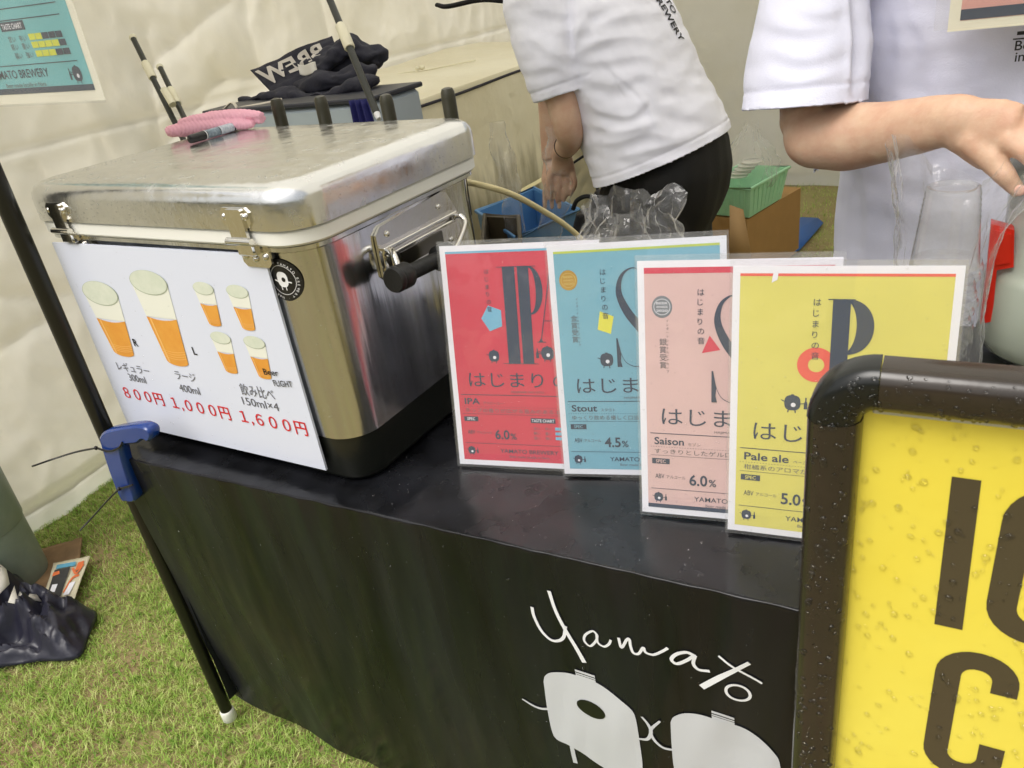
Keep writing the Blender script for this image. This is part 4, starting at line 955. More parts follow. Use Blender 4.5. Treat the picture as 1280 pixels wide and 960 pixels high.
# long sheet covered bench along the side wall
XF, YT0, YT1, ZT = -.5, 1.36, 3.35, .322
def bench(u, t):
    """u along y, t across: wall side -> front edge -> down to the ground"""
    y = YT0 + u * (YT1 - YT0); W_ = 1.16 + XF; n = fbm(y * 2.2, t * 5, 4); L1 = W_; L2 = ZT - GZ; q = t * (L1 + L2)
    if q < L1: return (-1.16 + q, y, ZT - .055 * (q / L1) ** 1 + .055 * 0 + .010 * n * min(1, (L1 - q) * 6) - .0)
    k = (q - L1); kk = k / L2
    yy = y; x = XF + .010 * noise.noise(Vector((y * 3.2, kk * 2, 1))) * min(1, k * 5) + .030 * noise.noise(Vector((y * 2.3, .5 * kk, 4))) * kk + .006 * noise.noise(Vector((y * 14, kk * 3, 4))) * min(1, k * 5)
    return (x + .03 * kk, yy, ZT - .055 - k * (L2 - .055) / L2)
g = G(); g.grid(bench, 150, 150)
g.grid(lambda u, t: (-1.16 + u * .66 * 1.0, YT0 + .004 * math.sin(u * 20) + .0, bench(0, u * .66 / (.66 + ZT - GZ))[2] - t * (bench(0, u * .66 / (.66 + ZT - GZ))[2] - GZ)), 30, 30)
bn = g.build('covered_bench', M_sheet, angle=50, thick=.0)
tag(bn, 'long bench covered with a cream sheet along the side wall, with a black tape line', 'bench')
g = G(); g.grid(lambda u, t: (XF + .006 + .004 * math.sin(u * 9), YT0 + u * (YT1 - YT0), .242 + .010 * t - .0 + .002 * math.sin(u * 14)), 60, 3); g.build('black_tape', mat('black_tape', S(36, 34, 50), .5), bn, thick=.002)
# white cord and knot lying on the bench
ZB = .30
g = G(); kp = onz(528, 88, ZB); g.tube(catmull([onz(478, 98, ZB - .0), onz(505, 91, ZB + .003), onz(530, 88, ZB), onz(560, 82, ZB), onz(594, 75, ZB)], 6), .003, 8); g.ball(kp + [0, 0, .012], .013, 8, sc=(1, 1, .8)); g.ball(onz(522, 89, ZB) + [0, 0, .01], .009, 8)
tag(g.build('cord', mat('white_cord', S(228, 222, 196), .6)), 'white cord with a round knot lying on the cream bench', 'cord')
# apron heap: lettered flap plus crumpled body
NAVY = mat('apron_navy', S(44, 44, 56), .8, bump=.0012, bscale=160, var=.3, vscale=20)
YA = 1.22
ap = empty('apron', ony(400, 130, YA), 'crumpled dark navy apron with mirrored white letters lying on the grey-blue box', 'apron')
def sheet_px(corn, nu, nv, m_, name, par, amp=.012, sc=9, seed=0, th=.003, ydep=0):
    """corn: four (px,py,Y) corners -> a rumpled cloth between them"""
    P_ = [ony(*c) for c in corn]; n_ = np.cross(P_[1] - P_[0], P_[3] - P_[0]); n_ /= np.linalg.norm(n_)
    def fn(u, t):
        p = P_[0] * (1 - u) * (1 - t) + P_[1] * u * (1 - t) + P_[2] * u * t + P_[3] * (1 - u) * t
        d = noise.noise(Vector((u * sc * .35 + seed, t * sc * .5, seed))) * amp + noise.noise(Vector((u * sc + seed, t * sc * 1.4, seed))) * amp * .5
        return p + n_ * d
    g = G(); g.grid(fn, nu, nv); fn.n = n_; return g.build(name, m_, par, thick=th), P_, fn
g = G()
def blob(pts, R_, fl=.6): g.tube(catmull([ony(*p) for p in pts], 4), catmull([np.array([r]) for r in R_], 4) if 0 else np.interp(np.linspace(0, 1, (len(pts) - 1) * 4 + 1), np.linspace(0, 1, len(pts)), R_), 16, flat=fl)
blob([(385, 95, 1.25), (425, 88, 1.27), (455, 84, 1.28)], [.05, .06, .04])
blob([(395, 100, 1.22), (410, 78, 1.24), (432, 62, 1.28), (462, 74, 1.30), (476, 88, 1.30)], [.035, .06, .062, .055, .02])
blob([(376, 112, 1.18), (404, 106, 1.16), (440, 97, 1.18), (470, 92, 1.22)], [.025, .045, .05, .03])
blob([(402, 92, 1.2), (412, 72, 1.22), (418, 52, 1.26)], [.03, .04, .02])
blob([(300, 126, 1.08), (340, 120, 1.06), (400, 118, 1.05), (452, 107, 1.08), (470, 98, 1.14)], [.010, .022, .024, .024, .014], .5)
blob([(440, 60, 1.3), (470, 66, 1.32), (474, 82, 1.3)], [.03, .035, .02])
def adisp(co, no):
    return nz(co * [1, 1, 1.4], 13, 2, .022) + nz(co * [1, 1, 2], 32, 5, .009)
remeshed(g, 'fabric', NAVY, ap, .006, 4, adisp)
fl, P_, ffn = sheet_px([(313, 88, 1.20), (414, 44, 1.27), (425, 72, 1.22), (345, 122, 1.13)], 30, 20, NAVY, 'flap', ap, .010, 7, 3)
n_ = ffn.n if ffn.n @ (CAM - P_[0]) > 0 else -ffn.n
sh = Sheet((0, 0, 0), (1, 0, 0), (0, 1, 0), n_, fn=lambda a, b, e: ffn(a, 1 - b) + n_ * (.004 + e))
sh.text('BREW', .03, .36, .50, mat('apron_letter', S(196, 190, 182), .7), 2, wid=.82, bold=.03, mirror=True); sh.build('lettering', ap)
g = G(); g.grid(lambda u, t: ony(372 + 22 * u + 3 * t, 80 + 13 * t - 1 * u + 2 * math.sin(5 * u), 1.165 - .01 * t + .006 * math.sin(u * 7)), 8, 8); g.build('care_label', mat('label_white', S(214, 210, 200), .7), ap, thick=.001)
# strap and clip on the box
g = G(); g.tube(catmull([ony(265, 142, .93), ony(300, 135, .94), ony(333, 129, .96), ony(352, 124, 1.0)], 5), .0035, 8); g.tube(catmull([ony(262, 146, .93), ony(278, 138, .93), ony(290, 128, .935), ony(296, 138, .93), ony(284, 147, .93)], 5), .005, 8, flat=.5)
tag(g.build('strap', mat('white_strap', S(214, 206, 190), .6)), 'white strap and clip lying over the corner of the grey-blue box', 'strap')
# pole parts with white couplings
def bpole(a, b, Ya, Yb, r, lab, coup, tip=None, cap=False):
    A = ony(*a, Ya); B = ony(*b, Yb); t = empty('banner_pole', B, lab, 'pole', 'thin black poles leaning behind the cooler'); d = B - A
    G().tube([A, B], r, 14).build('tube', mat('dark_pole', S(38, 40, 34), .35, bump=.0004, bscale=60), t)
    for c0, c1 in coup: G().tube([A + d * c0, A + d * (c0 + .01), A + d * (c1 - .01), A + d * c1], [r * 1.25, r * 1.5, r * 1.5, r * 1.3], 14).build('coupling', mat('cream_coupling', S(222, 216, 190), .4), t)
    if tip: G().tube([B, B + d / np.linalg.norm(d) * .016], [r * .9, r * .6], 12).build('tip', mat('white_tip', S(225, 225, 225), .4), t)
    if cap: G().ball(A, r * 1.35, 8).build('end_cap', mat('cream_coupling', S(222, 216, 190), .4), t)
bpole((410, -6), (471, 142), 1.00, .80, .0085, 'black pole with a cream coupling slanting down to a white tip behind the tap handles', [(.27, .47)], tip=True)
bpole((166, 47), (232, 180), 1.15, .95, .0085, 'longer of two black poles leaning on the side wall, with a cream coupling', [(.25, .40)], cap=True)
bpole((200, 84), (246, 180), 1.12, .93, .0080, 'shorter of two black poles leaning on the side wall, with cream couplings', [(.30, .50)], cap=True)
g = G(); g.tube([ony(205, 112, 1.02), ony(216, 131, 1.0)], .0105, 12); tag(g.build('pipe_clip', mat('cream_coupling', S(222, 216, 190), .4)), 'small cream pipe clip beside the two leaning black poles', 'clip')

# crates
def crate(corners, h, m_, name, lab, cat, group=None, rib=0, wall_=.006, taper=.06):
    P_ = [np.array(p) for p in corners]; c = sum(P_) / 4; t = empty(name, (c[0], c[1], c[2] - h), lab, cat, group); g = G()
    O1 = P_; O0 = [c + (p - c) * (1 - taper) - [0, 0, h] for p in P_]; ins = 1 - wall_ * 2 / np.linalg.norm(P_[0] - P_[1])
    I1 = [c + (p - c) * ins for p in P_]; I0 = [c + (p - c) * (1 - taper) * ins - [0, 0, h - .005] for p in P_]
    V = O0 + O1 + I1 + I0; F = [(0, 1, 2, 3)[::-1], (12, 13, 14, 15)] + [(i, (i + 1) % 4, 4 + (i + 1) % 4, 4 + i) for i in range(4)] + [(4 + i, 4 + (i + 1) % 4, 8 + (i + 1) % 4, 8 + i) for i in range(4)] + [(8 + i, 8 + (i + 1) % 4, 12 + (i + 1) % 4, 12 + i) for i in range(4)]
    g.add(V, F); g.build('body', m_, t)
    g = G(); g.tube([c + (p - c) * 1.015 for p in P_], .0065, 8, closed=True); g.build('rim', m_, t)
    if rib:
        g = G()
        for i in range(4):
            a, b = O1[i], O1[(i + 1) % 4]; a0, b0 = O0[i], O0[(i + 1) % 4]
            for q in range(1, rib): s_ = q / rib; g.tube([a + (b - a) * s_ - [0, 0, .012], a0 + (b0 - a0) * s_ + [0, 0, .004]], .003, 6)
        o = g.build('ribs', m_, t)
    return t
zc = -.06
q1, q2 = onz(645, 297, zc), onz(722, 262, zc); q0 = onz(596, 264, zc); q3 = q0 + (q2 - q1)
BLUC = mat('blue_crate', S(92, 142, 190), .4)
crate([q1, q2, q3, q0], .16, BLUC, 'plastic_crate', 'blue plastic crate holding plastic sleeves between the cooler and the bending person', 'crate')
c_ = (q1 + q2 + q3 + q0) / 4
e1 = (q2 - q1) / np.linalg.norm(q2 - q1)
G_ = G().box((c_[0], c_[1], (GZ + zc - .163) / 2), (.30, .34, zc - .163 - GZ - .002), bevel=.004); so_ = G_.build('stool', mat('dark_wood', S(74, 58, 42), .7, var=.3))
tag(so_, 'dark low stand under the blue crate behind the table', 'stand')
zt = -.02; r0, r1 = onz(603, 305, zt), onz(650, 301, zt); r2, r3 = onz(648, 271, zt), onz(606, 269, zt)
crate([r0, r1, r2, r3], .10, mat('dark_tray', S(66, 58, 42), .45), 'plastic_tray', 'small dark brown tray in front of the blue crate', 'tray')
tag(G().box((sum(r[0] for r in (r0, r1, r2, r3)) / 4, sum(r[1] for r in (r0, r1, r2, r3)) / 4, (GZ + zt - .104) / 2), (.10, .20, zt - .104 - GZ - .002), bevel=.003).build('stand', mat('dark_wood', S(74, 58, 42), .7)), 'narrow dark stand under the small brown tray', 'stand')
# cardboard box + green basket
zb = -.38
A = onz(934, 274, zb); B = onz(1001, 234, zb); e = B - A; e /= np.linalg.norm(e); f_ = np.array([-e[1], e[0], 0]); L1 = np.linalg.norm(B - A)
cb = empty('cardboard_box', A + e * L1 / 2 + f_ * .15 + [0, 0, GZ - zb], 'open brown cardboard box on the grass behind the bending person', 'box'); hb = zb - GZ
CARD = mat('cardboard_box', S(168, 130, 78), .85, bump=.0008, bscale=30, var=.12)
cen = A + e * L1 / 2 + f_ * .17 - [0, 0, hb / 2]
G().box(cen, (L1, .34, hb - .004), ax=[e, f_, (0, 0, 1)]).build('body', CARD, cb)
fp = [ony(912, 256, A[1] - .05), ony(929, 262, A[1] - .03), ony(940, 322, A[1] - .02), ony(912, 330, A[1] - .06)]
G().add(fp, [(0, 1, 2, 3)]).build('flap', mat('paper_flap', S(184, 150, 106), .8), cb, thick=.004)
g0, g1 = onz(938, 236, zb + .13), onz(986, 209, zb + .13); ee = g1 - g0; ee /= np.linalg.norm(ee); ff = np.array([-ee[1], ee[0], 0]); LL = np.linalg.norm(g1 - g0)
crate([g0, g1, g1 + ff * .22, g0 + ff * .22], .125, mat('green_basket', S(160, 212, 172), .4), 'basket', 'mint green ribbed plastic basket on top of the cardboard box', 'basket', rib=9, taper=.16)
# crumpled clear bag in the basket
def crumple(name, lab, cat, base, R_, H_, seed, mt=None, group=None, top=.6, nn=44, amp=.35, sc=3.2, lean=(0, 0)):
    def fn(u, t):
        a = 2 * math.pi * u; prof_ = (.75 + .35 * math.sin(math.pi * min(1, t * 1.25))) * (1 - (1 - top) * max(0, t - .55) / .45)
        x, y = math.cos(a), math.sin(a); d = 1 + amp * noise.noise(Vector((x * sc * .5 + seed, y * sc * .5, t * sc))) + amp * .55 * abs(noise.noise(Vector((x * sc * 1.4, y * sc * 1.4 + seed, t * sc * 1.6)))) * 1.6
        return (base[0] + x * R_[0] * prof_ * d + lean[0] * t * t, base[1] + y * R_[1] * prof_ * d + lean[1] * t * t, base[2] + H_ * t * (1 + .13 * noise.noise(Vector((x * 2.4 + seed, y * 2.4, 0)))))
    g = G(); g.grid(fn, nn, 26, closeu=True); o = g.build(name, mt or M_film, angle=22); tag(o, lab, cat, group); return o
gc = g0 + ee * LL / 2 + ff * .11 - [0, 0, .10]
crumple('plastic_bag', 'crumpled clear bag of lids heaped in the mint green basket', 'bag', gc, (.10, .075), .30, 3, top=.3, lean=(.02, .03))
g = G()
for k in range(5): g.lathe([(.04, 0), (.042, .004), (.038, .006)], gc + np.array([-.03 + .012 * k, .01 * k, .10 + .012 * k]), 18)
tag(g.build('lid_stack', clear_mat('milky_plastic', haze=.5, hazecol=(.7, .68, .6, 1), rough=.2)), 'stack of milky plastic lids inside the bag in the green basket', 'lids')
# blue tarp scrap on the ground
bt = [onz(968, 325, GZ + .02), onz(1000, 312, GZ + .01), onz(1029, 279, GZ + .015), onz(1022, 273, GZ + .02), onz(1001, 272, GZ + .03), onz(975, 300, GZ + .05)]
tag(G().add(bt, [tuple(range(6))]).build('tarp', mat('blue_tarp', S(34, 92, 168), .45, bump=.002, bscale=20), thick=.006), 'blue plastic sheet lying on the grass right of the cardboard box', 'tarp')

# clear sleeves of cups in the blue crate, and a bag behind the Stout poster
def sleeve(L_, R_, seed, lab, Yd=None, fold=.45):
    P_ = catmull([ony(*p) for p in L_], 6); Rr = np.interp(np.linspace(0, 1, len(P_)), np.linspace(0, 1, len(R_)), R_)
    g = G(); g.tube(P_, Rr, 22, flat=.55, cap=False, ref=[0, 1, 0]); V = np.concatenate(g.v)
    V = V + np.array([[noise.noise(Vector((p[0] * 40 + seed, p[1] * 40, p[2] * 22))) * .014, noise.noise(Vector((p[0] * 40, p[1] * 40 + seed, p[2] * 22 + 5))) * .014, 0] for p in V]); g.v = [V]
    return tag(g.build('plastic_sleeve', M_film, angle=25), lab, 'plastic sleeve', 'clear plastic sleeves in the blue crate')
sleeve([(622, 152, 1.36), (626, 180, 1.36), (634, 215, 1.35), (640, 250, 1.34), (644, 290, 1.33)], [.022, .036, .030, .026, .032], 2, 'clear crumpled plastic sleeve standing in the left end of the blue crate')
sleeve([(694, 158, 1.30), (696, 190, 1.30), (700, 225, 1.29), (694, 262, 1.30), (684, 292, 1.31)], [.028, .036, .038, .036, .034], 5, 'clear plastic sleeve pulled over the hand of the bending person')
tt_ = ony(782, 300, .62)
crumple('plastic_bag', 'crumpled clear plastic bag standing up behind the blue Stout poster', 'bag', (tt_[0], .62, .045), (.070, .055), .185, 14, top=1.45, amp=.55, sc=2.6, nn=60, lean=(0, .02))
g = G()
for k in range(9): g.lathe([(.034, 0), (.0355, .002), (.0355, .005), (.033, .008)], (tt_[0], .62, .02 + k * .0105), 28)
tag(g.build('cup_stack', M_clear), 'short stack of clear plastic cups inside the bag behind the Stout poster', 'cups')
# black shoulder bag and cream tote behind the crate
g = G(); g.tube([ony(762, 240, 1.36), ony(752, 290, 1.36), ony(750, 330, 1.36)], [.055, .10, .11], 18, flat=.6); g.tube([ony(735, 262, 1.36), ony(745, 300, 1.36)], [.04, .06], 14)
sb = remeshed(g, 'shoulder_bag', mat('black_nylon', S(20, 20, 22), .6, bump=.001, bscale=120), None, .006, 4, lambda co, no: nz(co, 22, 4, .010)); tag(sb, 'black nylon shoulder bag hanging beside the blue crate', 'bag')
G().tube(catmull([ony(716, 262, 1.28), ony(722, 250, 1.28), ony(738, 246, 1.28), ony(760, 262, 1.28)], 6), .006, 8).build('strap', MATS['black_nylon'], sb)
tb = empty('tote_bag', ony(735, 300, 1.9), 'cream canvas tote with black piping behind the black shoulder bag', 'bag')
o_, P_, n_ = sheet_px([(704, 205, 1.75), (758, 150, 1.75), (762, 290, 1.7), (690, 290, 1.7)], 24, 24, mat('cream_canvas', S(196, 186, 150), .8, bump=.001, bscale=120), 'body', tb, .02, 5, 2, .03)
G().tube(catmull([ony(745, 165, 1.68), ony(746, 200, 1.67), ony(747, 250, 1.66), ony(748, 290, 1.66)], 5), .005, 8).tube(catmull([ony(700, 216, 1.68), ony(722, 200, 1.68), ony(744, 186, 1.67)], 5), .004, 8).build('piping', mat('black_piping', S(30, 30, 30), .6), tb)
pk = mat('pale_board', S(206, 196, 150), .6); bt_a, bt_b = ony(650, 240, 1.9), ony(744, 187, 2.3)
tag(G().tube([bt_a, bt_b], .014, 8, flat=.4).build('wooden_slat', pk), 'pale slat lying slanted behind the blue crate', 'slat')

# ================================================================== ON THE TABLE, RIGHT
# tray + jug
jc = ony(1316, 400, .50)[0]
G().box((jc, .51, .026), (.30, .17, .050), bevel=.006).build('serving_tray', M_blackpl); tag(bpy.data.objects['serving_tray'], 'black tray on the table under the clear jug', 'tray')
jg = empty('drinks_jug', (jc, .51, .052), 'milky clear plastic jug with a red handle at the right edge on the black tray', 'jug')
M_jug = clear_mat('milky_jug', haze=.55, hazecol=S(190, 198, 182), rough=.12, gloss=1.6)
G().lathe([(.02, .0), (.050, .001), (.066, .006), (.078, .018), (.085, .036), (.0875, .06), (.0865, .115), (.080, .125), (.072, .130), (.070, .19), (.072, .235), (.076, .245)], (jc, .51, .053), 48, cap=False).build('body', M_jug, jg, angle=60)
G().lathe([(.058, .004), (.070, .03), (.073, .06), (.0735, .112), (.066, .122)], (jc, .51, .053), 48, cap=False).build('inner_wall', M_jug, jg, angle=60)
G().lathe([(.079, .236), (.081, .240), (.081, .252), (.072, .262), (.03, .270)], (jc, .51, .053), 48).build('lid', clear_mat('grey_lid', haze=.75, hazecol=S(142, 154, 140), rough=.2), jg)
RED = mat('red_plastic', S(196, 38, 26), .3, bump=.0005, bscale=30)
def px2(L_, Y): return [ony(a, b, Y)[[0, 2]] for a, b in L_]
g = G(); g.prism([tuple(p) for p in px2([(1239, 280), (1268, 288), (1267, 334), (1246, 338), (1240, 402), (1225, 405), (1233, 340)], .46)], .022, (0, .46, 0), (1, 0, 0), (0, 0, 1), (0, 1, 0)); g.build('handle', RED, jg, smooth=False)
g = G(); g.prism([tuple(p) for p in px2([(1244, 288), (1264, 293), (1263, 328), (1243, 332)], .458)], .004, (0, .4575, 0), (1, 0, 0), (0, 0, 1), (0, 1, 0)); g.build('handle_rib', RED, jg, smooth=False)
# tall stack of cups in a clear bag
cc = ony(1180, 330, .44); ccx = cc[0]
cs = empty('cup_stack', (ccx, .44, 0), 'tall upside-down stack of clear plastic cups in a bag behind the Pale ale poster', 'cups')
M_cup = clear_mat('cup_plastic', haze=.10, hazecol=(.75, .74, .68, 1), rough=.05, gloss=1.8)
for k in range(17):
    z = .012 * k + .004
    G().lathe([(.0405, z), (.0415, z + .001), (.0415, z + .0045), (.0398, z + .006), (.0390, z + .0115)], (ccx + .003 * math.sin(k * 1.7), .44, 0), 28, cap=False).build('cup', M_cup, cs)
G().lathe([(.0398, .200), (.0390, .206), (.0338, .258)] + [(.0336 - .0030 * i / 9 + (.0007 if i % 2 else -.0003), .260 + .0035 * i) for i in range(10)] + [(.0300, .296), (.029, .300), (.026, .3005), (.025, .297)], (ccx, .44, 0), 36).build('cup', M_cup, cs)
def bagfn(u, t):
    a = 2 * math.pi * u; x, y = math.cos(a), math.sin(a); tt = t
    w_ = .056 + .002 * math.sin(t * 9) + (max(0, t - .72) / .28) * .030
    d = 1 + .10 * noise.noise(Vector((x * 2.2, y * 2.2, t * 5 + 3))) + .10 * abs(noise.noise(Vector((x * 4, y * 4, t * 8)))) + .45 * max(0, t - .68) * noise.noise(Vector((x * 3, y * 3, t * 3 + 9))) * 2
    zz = .345 * t + .028 * max(0, t - .6) * (noise.noise(Vector((x * 1.8, y * 1.8, 4))) * 4 - 1.2 * x)
    return (ccx - .002 + x * w_ * d + .028 * max(0, t - .6), .44 + y * w_ * d * .9, .002 + zz)
g = G(); g.grid(bagfn, 90, 46, closeu=True); tag(g.build('plastic_bag', M_film, angle=25), 'clear plastic bag around the tall stack of cups beside the red handled jug', 'bag')

# ================================================================== BOTTOM LEFT ON THE GRASS
wb = onz(30, 765, GZ)
wt = empty('tent_weight', wb, 'grey-green cylindrical tent weight with a strap seam at the left edge', 'tent weight')
wc = onz(2, 742, GZ) + np.array([-.02, .03, 0]); MW_ = mat('grey_green_metal', S(140, 150, 138), .45, bump=.001, bscale=6, col2=S(116, 128, 118), vscale=5)
Rw = np.linalg.norm(onz(54, 738, GZ)[:2] - wc[:2]) * .82
G().lathe([(Rw * .8, .0), (Rw * .97, .006), (Rw, .02), (Rw, .190)], wc, 48).build('drum', MW_, wt)
G().lathe([(Rw * 1.015, .190), (Rw * 1.03, .194), (Rw * 1.03, .40), (Rw * .96, .41), (Rw * .3, .412)], wc, 48).build('drum', MW_, wt)
# cardboard, packet
def flat(L_, z, m_, name, lab, cat, th=.003, wob=.006, sd=1, ret=False):
    P_ = [onz(a, b, z) for a, b in L_]
    def fn(u, t):
        p = P_[0] * (1 - u) * (1 - t) + P_[1] * u * (1 - t) + P_[2] * u * t + P_[3] * (1 - u) * t
        return p + np.array([0, 0, wob * (noise.noise(Vector((u * 2.5 + sd, t * 2.5, sd))) + .5 * noise.noise(Vector((u * 7 + sd, t * 7, sd))))])
    g = G(); g.grid(fn, 20, 20); o = g.build(name, m_, thick=th); tag(o, lab, cat); return o, P_
flat([(44, 688), (103, 672), (98, 732), (40, 778)], GZ + .014, mat('wet_cardboard', S(132, 106, 76), .9, bump=.002, bscale=60, var=.25, vscale=20), 'cardboard_sheet', 'wet brown cardboard sheet lying on the grass beside the tent weight', 'cardboard')
o, P_ = flat([(67, 704), (113, 695), (92, 752), (52, 757)], GZ + .026, mat('packet_paper', S(205, 198, 172), .55, bump=.001, bscale=30), 'paper_packet', 'torn beige packet with orange and black print lying on the cardboard', 'packet', .002, .003)
U_ = (P_[1] - P_[0]); W_ = P_[0] - P_[3]; sh = Sheet(P_[3], U_, W_, (0, 0, 1), fn=lambda a, b, e: P_[3] * (1 - a) * (1 - b) + P_[2] * a * (1 - b) + P_[1] * a * b + P_[0] * (1 - a) * b + np.array([0, 0, .0042 + e]))
ORP = mat('orange_print', S(216, 112, 62), .5); BKP = mat('dark_print', S(54, 54, 56), .5); CYP = mat('cyan_print', S(90, 160, 190), .5)
sh.poly([(.10, .12), (.55, .12), (.55, .78), (.12, .78)], BKP, 1); sh.poly([(.14, .80), (.68, .80), (.66, .90), (.14, .90)], CYP, 1)
sh.stroke([(.6, .2), (.72, .5), (.9, .55)], .05, ORP, 1); sh.stroke([(.62, .75), (.8, .6), (.92, .8)], .05, ORP, 2); sh.poly([(.72, .66), (.9, .7), (.9, .88), (.74, .86)], ORP, 1); sh.poly([(.62, .14), (.8, .14), (.86, .42), (.7, .4)], WHITE, 1); sh.poly([(.16, .26), (.32, .24), (.34, .42), (.18, .42)], WHITE, 2)
sh.poly([(.1, .62), (.3, .66), (.26, .74), (.1, .72)], ORP, 2)
sh.build('printed_design', o)
# navy plastic / fabric bag
def gz(px, py, h): p = onz(px, py, GZ + h); return p
M_nb = mat('navy_shiny_fabric', S(44, 44, 58), .34, bump=.0012, bscale=40, var=.25, vscale=8)
OUT = catmull([gz(*p, .0) for p in [(-70, 700), (-10, 672), (14, 700), (44, 742), (78, 764), (121, 768), (112, 800), (98, 826), (50, 830), (0, 838), (-60, 850), (-110, 780), (-70, 700)]], 8)[:-1]
cen_ = gz(2, 770, 0); g = G(); V = []; RR = 46; kk_ = len(OUT)
for r in range(RR + 1):
    t = r / RR
    for p in OUT:
        q = cen_ + (p - cen_) * t; x, y = q[0], q[1]
        w1 = noise.noise(Vector((x * 5, y * 5, 1))) * .05; X, Y_ = x + w1, y + w1 * .7
        ridge = (1 - abs(noise.noise(Vector((X * 9 + 3, Y_ * 20, 2))) * 3.0)) ; ridge2 = 1 - abs(noise.noise(Vector((X * 30, Y_ * 18, 7))) * 2.8)
        h = (1 - t ** 2.2) * (.060 + .055 * max(0, noise.noise(Vector((x * 6, y * 6, 4))) + .25)) + (.042 * ridge + .018 * ridge2) * (1 - t ** 5)
        V.append((x, y, GZ + .008 + max(h, 0) + .006 * (1 - t)))
g.add(V, [(r * kk_ + i, r * kk_ + (i + 1) % kk_, (r + 1) * kk_ + (i + 1) % kk_, (r + 1) * kk_ + i) for r in range(RR) for i in range(kk_)])
nb = g.build('fabric_bag', M_nb, angle=50, thick=.003)
tag(nb, 'crumpled shiny dark navy bag with white patches on the grass at the left edge', 'bag')
WP = mat('white_patch', S(206, 202, 192), .6)
def patch(L_, hts, parent):
    P_ = [gz(a, b, h) for (a, b), h in zip(L_, hts)]; c = sum(P_) / len(P_) + np.array([0, 0, .004]); 
    G().add([c] + P_, [(0, i + 1, (i + 1) % len(P_) + 1) for i in range(len(P_))]).build('patch', WP, parent, thick=.002)
patch([(-6, 700), (8, 712), (12, 730), (-2, 744)], [.14, .13, .12, .13], nb)
patch([(18, 732), (24, 756), (10, 753)], [.115, .10, .11], nb)
patch([(26, 736), (44, 741), (52, 752), (36, 750), (25, 757), (22, 746)], [.10, .085, .075, .085, .092, .1], nb)

# ================================================================== PEOPLE
def sweep(g, L_, R_, n=20, fl=1.0, k=5, ref=None):
    P_ = catmull([np.array(p, float) for p in L_], k); x = np.linspace(0, 1, len(P_)); Rr = np.interp(x, np.linspace(0, 1, len(R_)), R_)
    F_ = np.interp(x, np.linspace(0, 1, len(fl)), fl) if hasattr(fl, '__len__') else fl
    g.tube(P_, Rr, n, flat=F_, ref=ref)
# ---- person bending over the crate
Yb = 1.30
b1 = empty('person', (.45, Yb, GZ), 'person in white sports shirt and black trousers bending over the blue crate', 'person')
B_ = G()
sh_ = ony(700, 2, Yb); hipc = ony(812, 150, Yb); nk = ony(650, -45, Yb); hd = ony(600, -62, Yb)
sweep(B_, [hipc, ony(800, 130, Yb), ony(750, 50, Yb), sh_, nk], [.11, .11, .12, .10, .05], fl=1.1)
sweep(B_, [nk, hd], [.05, .055]); B_.ball(hd + [-.02, 0, -.0], .088, 12, sc=(1.1, .85, 1))
s1 = ony(676, 8, Yb - .17); el = ony(709, 154, Yb - .17); wr = ony(702, 190, Yb - .04); pm0 = ony(703, 200, Yb - .02); pm = ony(704, 214, Yb - .0); B_.ball(el, .034, 10)

B_.tube(catmull([s1, (s1 + el) / 2, el, ony(712, 176, Yb - .12), wr, pm0, pm], 6), np.interp(np.linspace(0, 1, 37), [0, .17, .33, .5, .67, .83, 1], [.048, .043, .036, .032, .024, .029, .035]), 20, flat=np.interp(np.linspace(0, 1, 37), [0, .6, .8, 1], [1, 1, .62, .5]), ref=[0, 1, 0])
# hand: palm and five fingers hanging down

for dx, ln, yy in ((-14, 36, 0), (-5, 42, .004), (4, 40, .004), (13, 32, 0)): sweep(B_, [pm + [dx / 560, 0, .008], ony(704 + dx * 1.1, 212 + ln * .55, Yb + yy), ony(701 + dx * .9, 212 + ln, Yb + yy + .012)], [.0095, .0088, .0068], 12)
sweep(B_, [ony(698, 202, Yb), ony(686, 222, Yb - .01), ony(688, 240, Yb - .01)], [.011, .010, .008], 12)
s2 = ony(690, 10, Yb + .17); B_.tube([s2, ony(690, 120, Yb + .2), ony(690, 200, Yb + .15)], [.05, .042, .03], 16); sweep(B_, [ony(690, 200, Yb + .15), ony(690, 225, Yb + .12), ony(688, 250, Yb + .10)], [.026, .033, .012], fl=.5)
for dx in (-9, 0, 9): sweep(B_, [ony(690 + dx, 235, Yb + .12), ony(690 + dx, 262, Yb + .11)], [.009, .007], 10)
lg1 = [[.462, Yb - .08, .06 + 0], [.475, Yb - .10, -.18], [.47, Yb - .11, -.52], [.475, Yb - .11, GZ + .06]]; lg2 = [[.462, Yb + .08, .06], [.48, Yb + .11, -.18], [.49, Yb + .12, -.52], [.5, Yb + .12, GZ + .06]]
for L_ in (lg1, lg2): sweep(B_, [[L_[0][0], L_[0][1], -.02]] + L_[1:], [.085, .08, .055, .04]); sweep(B_, [L_[-1], [L_[-1][0] - .09, L_[-1][1], GZ + .045], [L_[-1][0] - .16, L_[-1][1], GZ + .035]], [.04, .042, .028], fl=.8)
remeshed(B_, 'body', M_skin, b1, .0042, 9)
